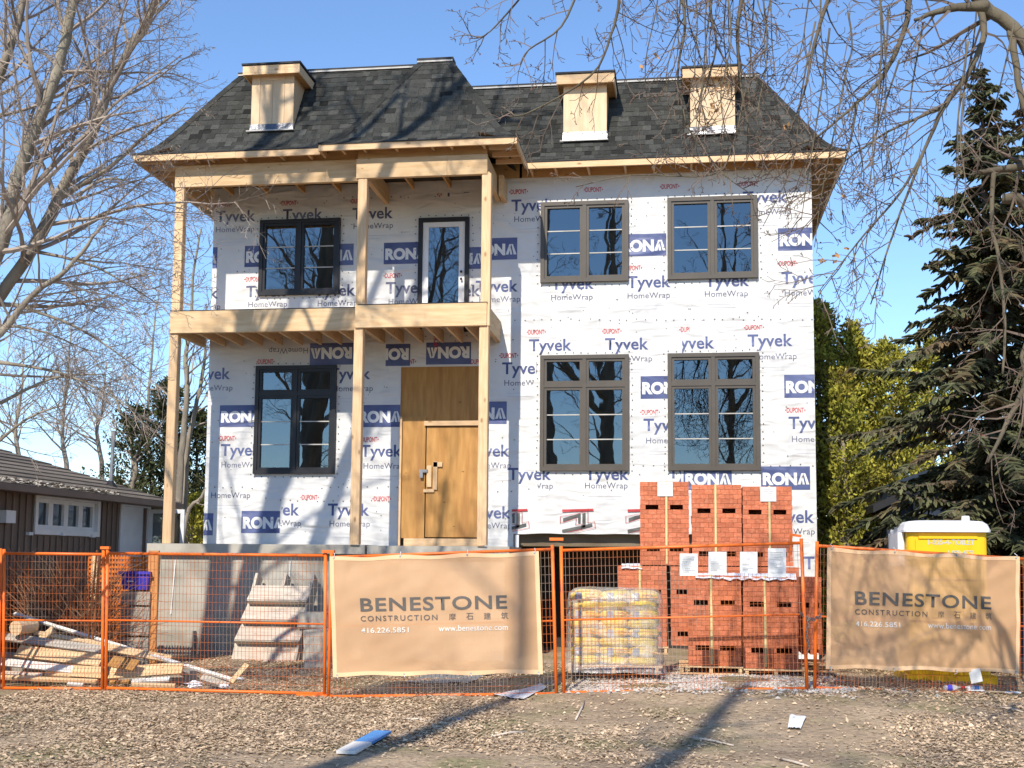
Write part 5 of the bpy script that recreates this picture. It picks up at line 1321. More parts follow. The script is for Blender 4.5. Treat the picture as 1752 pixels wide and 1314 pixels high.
elimb([ep(1690,10,-.3), ep(1620,15,-.3), ep(1565,35,-.3)], .05, .012, 6, .6)
elimb([ep(1600,-110), ep(1560,-20), ep(1548,50), ep(1510,132), ep(1467,175), ep(1403,230), ep(1360,250)], .035, .005, 22, .8)
elimb([ep(1729,50), ep(1736,98), ep(1752,183), ep(1790,260)], .035, .02, 3, .8)
elimb([fe+Vector((0,.3,-.3)), ep(1790,283,.5), ep(1752,284,.5), ep(1700,292,.5), ep(1675,296,.5)], .06, .02, 4, .8)
elimb([ep(1700,292,.5), ep(1697,384,.5), ep(1710,448,.5), ep(1719,554,.5), ep(1716,640,.5)], .022, .010, 10, .6)
elimb([ep(1790,420,.6), ep(1752,345,.6), ep(1715,340,.6)], .05, .045, 2, .3)
elimb([fe+Vector((0,.2,-.8)), ep(1800,560,.6), ep(1755,660,.6), ep(1725,720,.6), ep(1690,790,.5)], .05, .012, 14, .8, [4,3])
elimb([ep(1500,-230), ep(1440,-60), ep(1410,20), ep(1390,90), ep(1375,160), ep(1350,230)], .030, .005, 18, .8)
elimb([ep(1620,180,.2), ep(1575,200,.2), ep(1520,225,.2), ep(1440,280,.2), ep(1395,330,.2)], .018, .004, 14, .7)
elimb([ep(1380,-330), ep(1300,-140), ep(1275,-30), ep(1262,60), ep(1268,150), ep(1285,235)], .034, .006, 22, .8)
elimb([ep(1230,-380), ep(1180,-200), ep(1165,-60), ep(1172,40), ep(1160,130), ep(1175,215)], .030, .005, 22, .75)
elimb([ep(1300,-300), ep(1235,-120), ep(1215,0), ep(1225,80), ep(1205,160)], .026, .005, 20, .7)
elimb([ep(1080,-390), ep(1060,-160), ep(1060,-10), ep(1045,60), ep(1010,130), ep(900,195), ep(870,190)], .022, .004, 18, .6)
elimb([ep(1060,-160), ep(1000,-40), ep(960,45), ep(905,85), ep(890,110)], .016, .004, 10, .5)
elimb([ep(1000,-200), ep(930,-60), ep(870,20), ep(830,60), ep(803,66)], .015, .003, 10, .45)
elimb([ep(1582,256), ep(1540,330), ep(1480,400), ep(1440,450), ep(1400,500)], .014, .003, 16, .65)
elimb([ep(1467,175), ep(1450,260), ep(1420,330), ep(1380,390)], .012, .003, 12, .6)
elimb([ep(1276,150), ep(1250,260), ep(1215,300), ep(1080,300), ep(985,320)], .009, .003, 10, .5)
elimb([ep(1175,215), ep(1200,250), ep(1240,300), ep(1290,335)], .009, .003, 10, .4)
for i in range(16):
    x = rnd.uniform(1120, 1330); y = rnd.uniform(-120, -10); l = rnd.uniform(160, 330); s = rnd.uniform(-40, 40); dy = rnd.uniform(-.8,.8)
    elimb([ep(x, y, dy), ep(x+s*.3+rnd.uniform(-8,8), y+l*.35, dy), ep(x+s*.6+rnd.uniform(-12,12), y+l*.7, dy), ep(x+s+rnd.uniform(-20,20), y+l, dy)], .008, .003, 5, .35, [3,2], ml=2)
for i in range(16):
    x = rnd.uniform(1380, 1740); y = rnd.uniform(-60, 160); l = rnd.uniform(160, 380); s = rnd.uniform(-90, 30); dy = rnd.uniform(-.9,.9)
    elimb([ep(x, y, dy), ep(x+s*.2+rnd.uniform(-10,10), y+l*.35, dy), ep(x+s*.5+rnd.uniform(-14,14), y+l*.7, dy), ep(x+s+rnd.uniform(-20,20), y+l, dy)], .009, .003, 6, .4, [3,2], ml=2)
tk.build('trunk', mt['barkb'], trE, smooth=True); tw.build('crown', mt['twigd'], trE)
mb = MB()
for q in buds:
    if rnd.random() > .35: continue
    a = unit()*.012; b = unit()*.010; mb.cur = rnd.random(); mb.tri(q-a, q+b, q+a); mb.tri(q-b, q+a, q+b)
mt['bud'] = mat('red_buds', (.20,.07,.045), (.14,.05,.035), rough=.8)
tag(mb.build('buds', mt['bud'], trE), kind='stuff')
mb = MB(); mt['dryleaf'] = mat('dry_clinging_leaf', (.40,.22,.09), (.26,.14,.06), rough=.9, tint=.4)
for i in range(46):
    x, y = (rnd.uniform(1195,1245), rnd.uniform(130,215)) if i < 26 else rnd.choice(((1100,108),(1127,96),(1345,218),(1448,428),(1408,450),(1430,440),(1440,330)))
    q = ep(x+rnd.uniform(-5,5), y+rnd.uniform(-8,8), rnd.uniform(-.2,.2)); a = unit()*.03; b = unit()*.02; mb.cur = rnd.random(); mb.quad(q-a, q+b, q+a, q-b)
tag(mb.build('clinging_leaves', mt['dryleaf'], trE), kind='stuff')

# spruce
def spruce(name, label, X, Y, z0, z1, wid, whorls, mat_, seed, dens=1.0, group=None):
    t = thing(name, label, 'tree', (X, Y, 0), group); tk = MB(); cr = MB(); tw = MB(); g = random.Random(seed)
    tk.tube([Vector((X,Y,-.1)), Vector((X,Y,z1*.5)), Vector((X,Y,z1))], [.17,.10,.012], 10)
    for i in range(whorls):
        f = i/(whorls-1); z = z0+(z1-z0-.15)*f; L0 = wid*(1-f)**.85+.12
        nb = g.randint(5, 8)
        for b in range(nb):
            a = g.uniform(0, 6.283); L = L0*g.choice((.45,.7,.85,1.0,1.1,1.3))*g.uniform(.85,1.1); d = Vector((math.cos(a), math.sin(a), 0)); side = Vector((-d.y, d.x, 0))
            pts = []; n = 7; dr = g.uniform(.12,.62)
            for k in range(n+1): u = k/n; pts.append(Vector((X,Y,z+g.uniform(-.03,.03)))+d*(L*u)+Vector((0,0,L*(.10*u-dr*u*u+.16*u**3))))
            tw.tube(pts, [.022*(1-.8*k/n)*(L/1.5)**.5+.003 for k in range(n+1)], 3)
            m = max(3, int(L*13*dens))
            for s in range(m):
                u = .06+.94*(s+g.random())/m; j = min(n-1, int(u*n)); q = pts[j].lerp(pts[j+1], u*n-j)
                for sg in (-1, 1):
                    sd = (d*g.uniform(.3,.8)+side*sg*g.uniform(.5,1)+Vector((0,0,g.uniform(-.9,.0)))).normalized(); tl_ = g.uniform(.12,.36)*(1.15-u*.55)*min(1, .5+L*.4)
                    cr.cur = min(1, max(0, g.gauss(.45,.25)))
                    e = q+sd*tl_; wv = sd.cross(Vector((0,0,1))).normalized()*.030; uv = Vector((0,0,.026))
                    mid = q.lerp(e, .5)+Vector((0,0,.012))
                    cr.quad(q-wv*.5, mid-wv, mid+wv, q+wv*.5); cr.quad(mid-wv, e-wv*.3, e+wv*.3, mid+wv)
                    cr.quad(q-uv, q+uv, mid+uv, mid-uv*1.3); cr.quad(mid-uv, mid+uv, e+uv*.3, e-uv*.6)
    tk.build('trunk', mt['twigd'], t, smooth=True); tag(tw.build('boughs', mt['twigd'], t), kind='stuff'); cr.build('crown', mat_, t)
p = at(1690, 500, 19.6); spruce('spruce_tree', 'tall dark spruce beside the portable toilet, overlapping the yellow cedars', p.x, 19.6, 1.1, at(1692,108,19.6).z, 2.25, 46, mt['spruce'], 3, 1.75)
p = at(1762, 500, 19.6); spruce('spruce_tree', 'second ragged spruce cut by the east picture edge beside the first', p.x, 19.6, 1.9, at(1765,175,19.6).z, 1.9, 36, mt['spruce'], 5, 1.4)
# cedars: upright sprays on a feathered outline
def cedar(name, label, X, Y, zb, zt, w, n, mat_, seed, group='yellow-green cedars', rag=.25):
    t = thing(name, label, 'tree', (X, Y, 0), group); g = random.Random(seed); cr = MB(); tk = MB(); tw = MB()
    tk.tube([Vector((X,Y,-.1)), Vector((X+.05,Y,zt*.5)), Vector((X,Y,zt*.95))], [.11,.07,.01], 8)
    nb = int(n/40)
    for b in range(nb):
        f = g.random()**.9; z = zb+(zt-zb)*f; rad = w*(1-f**2.2)**.6*(1+rag*noise.noise(Vector((f*7, seed, b*.02))))+.08
        a = g.uniform(0, 6.283); L = rad*g.uniform(.55, 1.12); d = Vector((math.cos(a), math.sin(a), 0)); base = Vector((X,Y,z-L*.45)); tip = base+d*L+Vector((0,0,L*g.uniform(.35,.75)))
        tw.tube([base, base.lerp(tip,.5)-Vector((0,0,.04)), tip], [.014,.009,.003], 3)
        tone = g.gauss(.5,.2)
        for s in range(40):
            u = g.uniform(.35, 1.05); q = base.lerp(tip, u)+unit_(g)*g.uniform(.02,.17)
            dd = (d*.5+Vector((0,0,g.uniform(.1,1)))+unit_(g)*.7).normalized(); l = g.uniform(.05,.15); wv = dd.cross(unit_(g)).normalized()*g.uniform(.016,.034)
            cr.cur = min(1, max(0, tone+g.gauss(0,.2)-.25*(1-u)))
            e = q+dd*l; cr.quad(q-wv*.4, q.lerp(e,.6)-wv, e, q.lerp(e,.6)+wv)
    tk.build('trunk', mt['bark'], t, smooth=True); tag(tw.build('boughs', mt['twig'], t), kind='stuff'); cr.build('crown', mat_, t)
def unit_(g):
    while 1:
        v = Vector((g.uniform(-1,1), g.uniform(-1,1), g.uniform(-1,1)))
        if .05 < v.length < 1: return v.normalized()
for x, yt, w, Y, n, lab in ((1400,520,1.0,26.0,22000,'yellow-green cedar showing beside the house corner'), (1462,556,.95,26.2,20000,'yellow-green cedar second from the house corner'), (1525,590,1.0,25.8,18000,'yellow-green cedar third from the house corner, above the blue roof'), (1590,585,1.1,26.4,16000,'yellow-green cedar behind the spruce boughs'), (1440,640,.75,25.2,9000,'lower yellow-green cedar before the tall ones')):
    p = at(x, 700, Y); cedar('cedar_tree', lab, p.x, Y, .3, at(x, yt, Y).z, w, n, mt['cedar'], int(x))
# mixed trees between bungalow and house
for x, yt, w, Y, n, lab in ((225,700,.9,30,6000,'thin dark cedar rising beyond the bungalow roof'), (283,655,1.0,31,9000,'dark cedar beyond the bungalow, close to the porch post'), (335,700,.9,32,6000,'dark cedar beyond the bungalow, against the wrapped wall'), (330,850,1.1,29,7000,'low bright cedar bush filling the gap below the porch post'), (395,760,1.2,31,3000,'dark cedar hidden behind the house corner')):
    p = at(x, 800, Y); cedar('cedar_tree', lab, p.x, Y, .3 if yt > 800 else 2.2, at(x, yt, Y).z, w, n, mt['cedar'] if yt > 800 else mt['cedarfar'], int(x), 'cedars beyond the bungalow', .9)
def gap_tree(pts, Y, r0, r1, label, nk, kl, kids=[5,4]):
    t = thing('bare_tree', label, 'tree', at(pts[0][0], pts[0][1], Y)*1.0, 'bare trees beyond the bungalow'); tk, tw = MB(), MB()
    P = [at(x, y, Y) for x, y in pts]; P[0].z = -.1
    limb(tk, tw, P, r0, r1, nk, kl, 2, kids, start=.35, rmin=.006); tk.build('trunk', mt['bark'], t, smooth=True); tw.build('crown', mt['twig'], t)
gap_tree([(298,930),(305,860),(312,760),(320,680),(318,610),(326,560),(330,470),(345,390)], 28, .11, .02, 'bare grey trunk seen between porch post and wrapped wall', 18, 1.9)
gap_tree([(322,930),(318,800),(330,720),(345,650),(352,590),(352,520)], 28.4, .09, .02, 'darker bare trunk pressed against the wrapped wall edge', 14, 1.6)
gap_tree([(300,935),(318,890),(345,850),(365,800)], 27.6, .07, .03, 'short slanting bare trunk below the porch post', 4, .8)
gap_tree([(222,930),(224,850),(232,800),(225,760),(205,700),(185,660)], 30, .12, .02, 'forked bare trunk rising over the bungalow roof', 16, 2.0)
for i, (x, yt, lab) in enumerate(((30,640,'faint bare tree far beyond the bungalow at the west edge'), (110,600,'faint bare tree far beyond the bungalow chimney'), (170,660,'faint bare tree far beyond the bungalow vent mast'), (255,560,'faint tall bare tree far behind the porch post'))):
    Y = 44+i*2; gap_tree([(x,930),(x+5,820),(x-4,740),(x+6,yt+40),(x+12,yt-40)], Y, .15, .02, lab, 24, 3.0, [7,5])

# trees behind the camera: seen in the windows and through their shadows
protos = []
def street_tree(loc, h, label, seed, r=.26, lean=(0,0), high=False):
    global rnd
    keep = rnd; rnd = random.Random(seed); tk, tw = MB(), MB()
    b = Vector((0,0,-.1)); ts = [b, Vector((.05,0,h*.18)), Vector((lean[0]*.3,lean[1]*.3,h*.36)), Vector((lean[0]*.6,lean[1]*.6,h*.6)), Vector((lean[0],lean[1],h*.97))]
    limb(tk, tw, ts, r, .08 if high else .04, 6 if high else 16, h*(.12 if high else .24), 2 if high else 3, [5,4,3], start=.8 if high else .35, rmin=.006)
    for k in range(0 if high else 4):
        a = rnd.uniform(0,6.283); q = ts[2].lerp(ts[3], rnd.random()*.6); o = Vector((math.cos(a), math.sin(a), 0))*h*.22
        limb(tk, tw, [q, q+o*.5+Vector((0,0,h*.14)), q+o+Vector((0,0,h*.34))], r*.55, .03, 12, h*.16, 3, [5,4,3], start=.25, rmin=.006)
    t = thing('bare_tree', label, 'tree', loc, 'bare street trees behind the viewer')
    m = Matrix.Translation(Vector(loc)); tk.build('trunk', mt['bark'], t, smooth=True, world=m); tw.build('crown', mt['twig'], t, world=m)
    rnd = keep
street_tree((-5.0, -1.6, 0), 17, 'bare street tree whose trunk shadow crosses the leaf litter before the banner', 11, .52, (-.3,0), True)
street_tree((-2.95, -2.2, 0), 16, 'bare street tree whose trunk shadow crosses the soil before the bricks', 12, .46, (.3,.3), True)
street_tree((-3.9, -14, 0), 23, 'bare tree across the street mirrored in the upper panes', 13, .3, (.3,0))
street_tree((2.4, -15, 0), 23, 'bare tree across the street mirrored beside the house corner', 14, .3, (-.5,0))
street_tree((-12.2, -14, 0), 22, 'bare tree across the street mirrored in the porch window', 15, .3, (.5,0))

# ------------------------------------------------------------------ scrap lumber behind the fence
LB = [  # x0, y0, Y0, x1, y1, Y1, width px, thickness, material, tilt, name, label
 (25,1050,16.6,402,1164,15.15,6,.035,'white_wood',55,'pole','long thin weathered pole slanting down over the scrap lumber'),
 (-6,1088,15.75,175,1112,15.6,17,.03,'grey_wood',48,'board','grey weathered board across the top of the scrap pile'),
 (60,1082,15.95,205,1108,15.8,9,.03,'lumber',60,'board','narrow pale board half covered by the grey board'),
 (30,1114,15.50,174,1131,15.42,25,.03,'ply',42,'board','wide yellow plank in the middle of the scrap pile'),
 (-5,1132,15.40,126,1146,15.30,15,.03,'white_wood',40,'board','whitish board below the wide yellow plank'),
 (123,1148,15.25,176,1151,15.22,22,.02,'ply',35,'plywood_scrap','yellow plywood offcut next to the double fence post'),
 (-4,1158,15.18,166,1166,15.12,8,.04,'lumber',65,'stud','straight pale stud lowest in the pile'),
 (4,1151,15.32,72,1155,15.28,7,.03,'pink_wood',50,'board','short pinkish board end above the lowest stud'),
 (78,1153,15.3,126,1156,15.26,9,.03,'lumber',50,'board','short yellow board end next to the plywood offcut'),
 (188,1152,15.38,313,1143,15.40,24,.03,'ply',42,'board','wide pale plank just behind the second fence panel'),
 (189,1131,15.26,233,1139,15.22,25,.02,'plyor',50,'plywood_scrap','square orange plywood piece lying on the wide plank'),
 (186,1108,15.75,292,1128,15.6,15,.03,'lumber',45,'board','yellowish board end under the long thin pole'),
 (226,1166,15.14,290,1162,15.16,10,.03,'white_wood',55,'board','short white board below the wide plank'),
 (226,1171,15.06,300,1173,15.06,7,.04,'lumber',65,'stud','short pale stud lying on the leaves by the fence'),
 (188,1167,15.10,221,1166,15.10,7,.03,'plyor',55,'board','small tan offcut beside the double fence post'),
 (346,1158,15.3,392,1172,15.2,15,.03,'grey_wood',50,'board','weathered offcut at the foot of the long pole'),
 (395,1168,15.05,423,1137,15.25,10,.03,'ply',30,'board','short yellow board propped up beside the crumpled rags'),
 (116,1170,15.02,142,1172,15.02,6,.03,'white_wood',55,'board','small white offcut on the leaves by the fence'),
 (70,1094,15.9,92,1076,15.95,14,.03,'lumber',35,'board','small upright board end on top of the pile'),
 (100,1090,16.0,160,1100,15.95,12,.02,'palep',50,'plywood_scrap','pale plywood scrap leaning under the long pole')]
for (x0,y0,Y0,x1,y1,Y1,wpx,th,m,tl_,nm,lab) in LB:
    p = at(x0,y0,Y0); q = at(x1,y1,Y1); n = Vector((0,-math.cos(R(tl_)),math.sin(R(tl_))))
    w = wpx*((Y0+Y1)/2)/FPX*1.02
    o = plank(nm, p, q, max(w, .03), th, mt[m], None, n=n, bow=rnd.uniform(-.012,.012) if (q-p).length > .6 else 0)
    tag(o, lab, 'board' if nm != 'pole' else 'pole', 'scrap lumber')
# beams hidden inside the pile that carry it
for k, (x0,y0,Y0,x1,y1,Y1) in enumerate(((-5,1150,16.0,172,1158,15.9), (0,1128,16.2,170,1140,16.1), (190,1150,15.9,330,1160,15.8))):
    o = plank('timber', at(x0,y0,Y0), at(x1,y1,Y1), .22, .2, mt['grey_wood']); tag(o, ['dark timber deep in the scrap pile near the ground','dark timber deep in the scrap pile under the grey board','dark timber under the wide plank by the stairs'][k], 'timber', 'scrap lumber')
mb = MB(); p = at(34, 1074, 15.7); mb.tube([p+Vector((0,-.11,0)), p+Vector((.05,.25,.02))], [.10,.10], 14); tag(mb.build('log', mt['palep']), 'cut round log end lying on the scrap lumber', 'log')
def rag(x, y, Y, s, label, name='rag', m='rag', seed=1):
    p = at(x, y, Y); bm = bmesh.new(); bmesh.ops.create_icosphere(bm, subdivisions=3, radius=1)
    for v in bm.verts:
        k = .6+.8*abs(noise.noise(v.co*2.1+Vector((seed,0,0))))+.3*noise.noise(v.co*5+Vector((seed,3,0))); v.co = Vector((v.co.x*s*k*1.3, v.co.y*s*k, v.co.z*s*k*.6))+p
    me = bpy.data.meshes.new(name); bm.to_mesh(me); bm.free(); me.materials.append(mt[m]); tag(obj(name, me), label, 'rag')
rag(333, 1171, 15.0, .09, 'crumpled white plastic rag near the lumber by the fence', seed=2)
rag(383, 1174, 15.0, .055, 'smaller crumpled white rag at the foot of the propped board', seed=5)
rag(410, 1161, 15.1, .035, 'tiny white scrap beside the propped board', seed=9)

# ------------------------------------------------------------------ brushwood, netting, bin
br = thing('brush_heap', 'tangle of dry reddish brushwood behind the west fence panels', 'brushwood', at(90, 1120, 17.5))
mb = MB(); g = random.Random(5)
for i in range(1500):
    x = g.uniform(-60, 176); Y = g.uniform(16.8, 18.6); p = at(x, 1080, Y); p.z = gz(p.x, Y)+g.uniform(0,.8); d = Vector((g.uniform(-.8,.8), g.uniform(-.4,.4), g.uniform(.3,1))).normalized(); L = g.uniform(.5, 1.5)
    pts = [p]; 
    for s in range(4): d = (d+unit_(g)*.28+Vector((0,0,-.12*s*.5))).normalized(); pts.append(pts[-1]+d*L/4)
    if pts[-1].z > 1.95: continue
    mb.cur = g.random(); mb.tube(pts, [.007,.006,.005,.004,.002], 3)
for i in range(26):
    x = g.uniform(20, 130); p = at(x, 1090, 17.0); p.z = .05; d = Vector((g.uniform(-.5,.3), -.1, 1)).normalized(); pts = [p]
    for s in range(5): d = (d+Vector((-.12,0,-.10))+unit_(g)*.1).normalized(); pts.append(pts[-1]+d*.28)
    mb.cur = 1; mb.tube(pts, [.014,.013,.012,.010,.007,.003], 4)
tag(mb.build('stems', mt['brush'], br), kind='stuff')
nf = thing('snow_fence', 'orange plastic snow fence strung behind the blue recycling box', 'fence', at(120, 1080, 18.9))
mb = MB(); a = at(150, 1000, 18.9).x; b = at(262, 1000, 18.9).x; zt_ = at(150, 952, 18.9).z; n = int((b-a)/.05)
for i in range(n+1): x = a+(b-a)*i/n; mb.box(x-.013, x+.013, 18.9, 18.906, .25, zt_+.03*math.sin(i*.2))
for j in range(20): z = .28+(zt_-.3)*j/19; mb.box(a, b, 18.894, 18.8995, z-.019, z+.019)
tag(mb.build('netting', mt['net'], nf), kind='stuff')
for px in (152, 258):
    q = at(px, 1080, 18.75); o = plank('fence_stake', (q.x, 18.84, -.1), (q.x+.02, 18.84, at(px, 946, 18.8).z), .10, .06, mt['lumber'], nf, n=Vector((0,-1,0)))
mt['ostake'] = wood('orange_stake', (.62,.28,.10), (.5,.2,.07), (.3,.12,.05))
q0 = at(259, 1092, 18.3); q1 = at(264, 942, 18.3); q0.z = gz(q0.x, 18.3)-.05; o = plank('stake', q0, q1, .17, .05, mt['ostake'], None, n=Vector((0,-1,0))); tag(o, 'upright orange-tinted stake at the corner of the concrete porch', 'stake')
for k, (x0, y0, x1, y1, lab) in enumerate(((148,1075,166,942,'thin rusty pole leaning behind the first fence panel, nearer the brush'), (156,1072,172,946,'thin rusty pole leaning just beside the double fence post'))):
    mb = MB(); p = at(x0, y0, 16.2); q = at(x1, y1, 15.6); p.z = gz(p.x, p.y)-.02; mb.tube([p, (p+q)/2, q], [.014]*3, 6); tag(mb.build('rusty_pole', mt['rust'], smooth=True), lab, 'pole', 'rusty poles')
# recycling box
YR_ = 18.2; x0, x1, z0, z1 = pxr(206, 978, 256, 1009, YR_); 
bb = thing('recycling_box', 'blue plastic recycling box on dark crates behind the fence', 'box', ((x0+x1)/2, YR_+.2, z0))
mb = MB(); n0 = 0
bot = [(x0+.04,YR_+.02), (x1-.04,YR_+.02), (x1-.04,YR_+.33), (x0+.04,YR_+.33)]; top = [(x0,YR_-.02), (x1,YR_-.02), (x1,YR_+.37), (x0,YR_+.37)]
mb.v += [(*p, z0) for p in bot]+[(*p, z1) for p in top]+[(p[0]*.97+.03*(x0+x1)/2, p[1]*.999+.02, z1) for p in top]+[(*p, z0+.02) for p in bot]
for i in range(4): j = (i+1) % 4; mb.face(i, j, 4+j, 4+i); mb.face(4+i, 4+j, 8+j, 8+i); mb.face(8+i, 8+j, 12+j, 12+i)
mb.face(3,2,1,0); mb.face(12,13,14,15); mb.build('tub', mt['purple'], bb)
mb = MB(); mb.box(x0-.02, x1+.02, YR_-.04, YR_-.021, z1-.04, z1+.005); mb.build('rim', mt['purple'], bb)
mb = MB(); mb.box(x0+.12, x0+.22, YR_-.022, YR_-.004, z0+.12, z0+.14); mb.build('white_print', mt['white'], bb)
mb = MB(); zc_ = gz(x0, YR_)
for i in range(5): mb.box(x0+.0, x1-.0, YR_+.03, YR_+.35, zc_+(z0-zc_-.01)*i/5+.01, zc_+(z0-zc_-.01)*(i+1)/5-.02)
tag(mb.build('crate', mt['grey_wood']), 'dark slatted crate under the blue recycling box', 'crate')

# ------------------------------------------------------------------ small debris
o = plank('painted_offcut', az(592, 1287, .03), az(655, 1252, .06), .17, .025, mt['blue'], None); tag(o, 'blue painted board offcut with a bare white end, lying on the leaves', 'board')
W[o.name] = o.matrix_basis.copy()
mb = MB(); L = (az(655,1252,.06)-az(592,1287,.03)).length; mb.box(-.004, L*.42, -.088, .088, -.0145, .0145); mb.build('bare_end', mt['white_wood'], o, world=o.matrix_basis)
o = plank('painted_chip', az(774, 1230, .03), az(799, 1231, .03), .06, .02, mt['blue']); tag(o, 'small blue painted chip lying on the leaves', 'board')
def sheet(px, label, name, m, seed, z=.03, cat='paper'):
    P = [az(x, y, z+gz(0,12)) for x, y in px]; mb = MB(); n = 8
    for j in range(n+1):
        for i in range(n+1):
            u, v = i/n, j/n; p = (P[0]*(1-u)+P[1]*u)*(1-v)+(P[3]*(1-u)+P[2]*u)*v; p.z = gz(p.x, p.y)+.018+.03*abs(noise.noise(Vector((u*3+seed, v*3, seed)))); mb.v.append(p)
    for j in range(n):
        for i in range(n): a = j*(n+1)+i; mb.face(a, a+1, a+n+2, a+n+1)
    tag(mb.build(name, mt[m], smooth=True), label, cat)
sheet([(1348,1250),(1370,1251),(1380,1241),(1352,1239)], 'crumpled white paper on the bare soil before the bricks', 'paper_scrap', 'rag', 3)
sheet([(838,1195),(895,1202),(935,1188),(925,1184)], 'white plastic sheet poking out under the banner panel', 'plastic_sheet', 'rag', 5, cat='plastic sheet')
sheet([(690,1166),(800,1172),(850,1150),(730,1148)], 'dirty grey tarpaulin on the ground behind the porch banner', 'tarpaulin', 'grey', 7, cat='tarpaulin')
sheet([(945,1110),(968,1112),(968,1060),(950,1058)], 'white sheet of foam behind the fence beside the yellow bags', 'foam_sheet', 'rag', 8, cat='plastic sheet') if False else None
def bottle(x, y, Y, lab, ang_, m1='rag', m2='blue'):
    p = at(x, y, Y); p.z = gz(p.x, Y)+.045; d = Vector((math.cos(ang_), math.sin(ang_)*.5, .05)).normalized()
    t = thing('bottle', lab, 'bottle', p-Vector((0,0,.04)), 'litter under the east banner'); mb = MB()
    mb.tube([p, p+d*.02, p+d*.14, p+d*.19, p+d*.22], [.02,.036,.036,.014,.014], 10); mb.build('bottle_body', mt['plastic'] if m1 == 'clear' else mt[m1], t, smooth=True)
    mb = MB(); mb.tube([p+d*.05, p+d*.11], [.0375,.0375], 10); mb.build('bottle_label', mt[m2], t); mb = MB(); mb.tube([p+d*.22, p+d*.24], [.017,.017], 8); mb.build('bottle_cap', mt['redp2'], t)
mt['redp2'] = mat('red_plastic', (.55,.04,.04), rough=.4)
bottle(1613, 1172, 15.9, 'clear drink bottle with a blue label lying under the east banner', .2, 'clear', 'purple')
bottle(1680, 1168, 16.15, 'white bottle with red cap lying under the east banner', 3.5, 'rag', 'blue')
mb = MB(); P = [at(1655,1148,16.05), at(1672,1150,16.05), at(1678,1165,15.98), at(1662,1167,15.98)]
mb.box(0,.14,-.003,.003,0,.17, frame(P[3]+Vector((0,0,-.02)), Vector((1,0,.25)), Vector((0,-.2,1)))); tag(mb.build('card_tag', mt['paper']), 'white printed card tilted below the corner of the east banner', 'card')
for k, (x, y, s, lab) in enumerate(((1700,1172,.12,'torn cardboard piece at the fence foot near the east edge'), (1668,1176,.10,'flat white cardboard strip beside the bottles'), (1730,1168,.10,'crumpled clear film at the east edge of the fence'))):
    p = at(x, y, 16.1); z = gz(p.x, p.y)+.02; mb = MB(); mb.box(p.x-s, p.x+s, p.y-.06, p.y+.06, z, z+.012, None); tag(mb.build('cardboard_piece', mt[('card','paper','rag')[k]]), lab, 'cardboard', 'litter under the east banner')
# sticks on the soil
for k, (x0, y0, x1, y1, lab) in enumerate(((690,1232,735,1235,'pale stick lying left of the small blue chip'), (1180,1262,1255,1275,'long pale stick on the soil before the bricks'), (985,1238,1000,1215,'short stick standing in the leaves before the gate'), (1330,1298,1385,1310,'stick at the lower picture edge before the gate'), (1710,1226,1752,1230,'flat pale wood strip at the east edge'), (840,1258,900,1252,'thin twig lying on the shaded soil'))):
    a = az(x0, y0, .03); b = az(x1, y1, .03); mb = MB(); m = (a+b)/2+Vector((.01,.03,.012)); a.z = gz(a.x,a.y)+.012; b.z = gz(b.x,b.y)+.012; m.z = gz(m.x,m.y)+.02
    mb.tube([a, m, b], [.010,.012,.007], 6); tag(mb.build('stick', mt['pink_wood'], smooth=True), lab, 'stick', 'sticks on the soil')

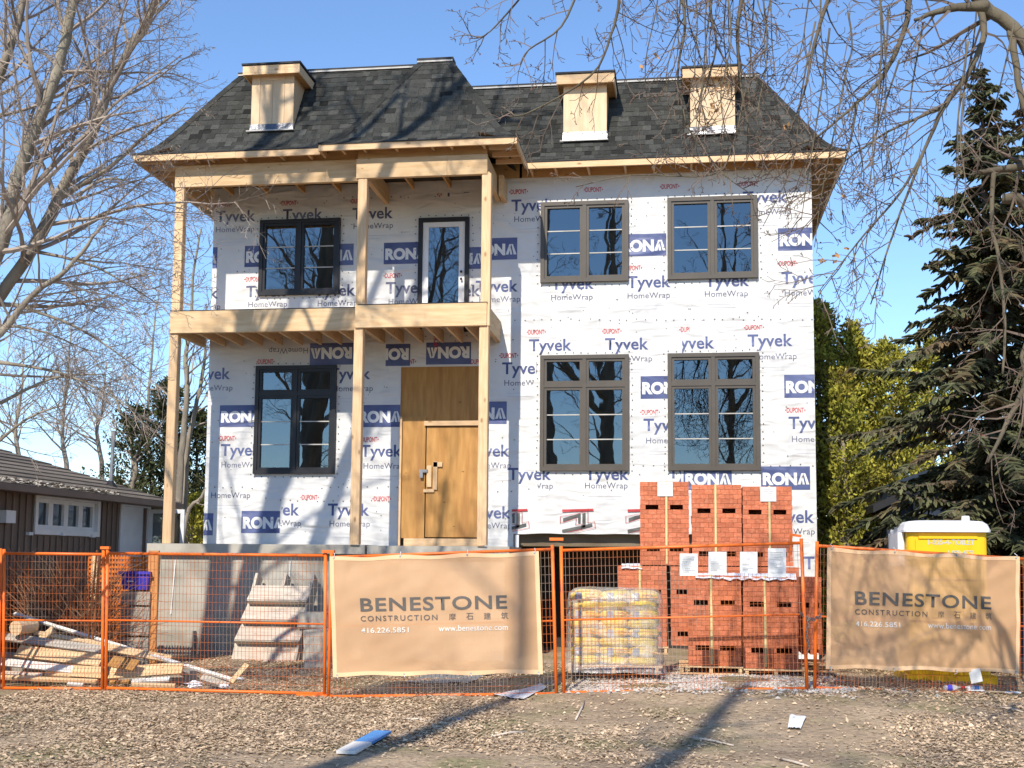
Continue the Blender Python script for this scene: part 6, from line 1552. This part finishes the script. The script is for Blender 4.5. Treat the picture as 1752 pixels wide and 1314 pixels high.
# ------------------------------------------------------------------ leaf litter and crushed stone
g = random.Random(99); mb = MB()
def dens(x, y):
    d = .62+.9*noise.noise(Vector((x*.55, y*.55, 4)))+.35*noise.noise(Vector((x*1.9, y*1.9, 2)))
    if x > -3.2: d -= .42*min(1, (x+3.2)/1.5)          # trodden bare soil towards the gate
    if x > 1.8: d += .35*min(1, (x-1.8))
    if x < -3: d += .12
    d = max(d, .05)
    if y > 14.6: d *= .5
    return d
cnt = 0
for i in range(360000):
    x = g.uniform(-8.2, 5.2); y = 8.6+g.random()*11.8
    if x < -.60*y-.6 or x > .27*y+.6: continue
    if g.random() > dens(x, y): continue
    z = gz_(x, y) if False else None
    a = g.uniform(0, 6.283); l = g.uniform(.010, .027)*g.choice((.8,1,1,1.3)); w = l*g.uniform(.3,.75); tx, ty = g.gauss(0,.22), g.gauss(0,.22)
    c, s = math.cos(a), math.sin(a); zz = g.uniform(.003,.022); cu = g.uniform(-.2,.4)*w
    mb.cur = min(1, max(0, g.gauss(.5,.24))); n0 = len(mb.v)
    for u, v in ((-l,0), (0,-w), (l,0), (0,w)):
        mb.v.append((x+u*c-v*s, y+u*s+v*c, zz+abs(u)*0+tx*u+ty*v+(cu if v else 0)))
    mb.face(n0, n0+1, n0+2); mb.face(n0, n0+2, n0+3); cnt += 1
# rest each leaf on the ground (height looked up on a coarse table for speed)
tab = {}
def gzt(x, y):
    k = (round(x*8), round(y*8))
    if k not in tab: tab[k] = gz(k[0]/8, k[1]/8)
    return tab[k]
mb.v = [(x, y, max(z, -.004)+gzt(x, y)+.004) for x, y, z in mb.v]
lf = mb.build('leaf_litter', mt['leaf']); tag(lf, 'dead brown leaves covering the soil before the fence', 'leaves', kind='stuff')
mb = MB()
for i in range(9000):
    x = g.gauss(.35, .9) if i % 2 else g.uniform(-1.4, 2.0); y = g.uniform(14.9, 17.4) if i % 3 else g.gauss(15.4, .35)
    if noise.noise(Vector((x*1.1, y*1.3, 8))) < -.18: continue
    r = g.uniform(.010, .032); z = gzt(x, y)+r*.3; mb.cur = g.random(); n0 = len(mb.v)
    o = [Vector((g.uniform(.7,1.2)*r*a, g.uniform(.7,1.2)*r*b, g.uniform(.5,.9)*r*c_)) for a, b, c_ in ((1,0,0),(0,1,0),(-1,0,0),(0,-1,0),(0,0,1),(0,0,-1))]
    mb.v += [(x+q.x, y+q.y, z+q.z) for q in o]
    for a, b in ((0,1),(1,2),(2,3),(3,0)): mb.face(n0+a, n0+b, n0+4); mb.face(n0+b, n0+a, n0+5)
tag(mb.build('gravel', mt['stone']), 'pale crushed stone spread under the pallets', 'gravel', kind='stuff')
street_tree((-18.5, -14, 0), 22, 'westmost bare tree across the street mirrored in the porch panes', 18, .3, (.4,0))
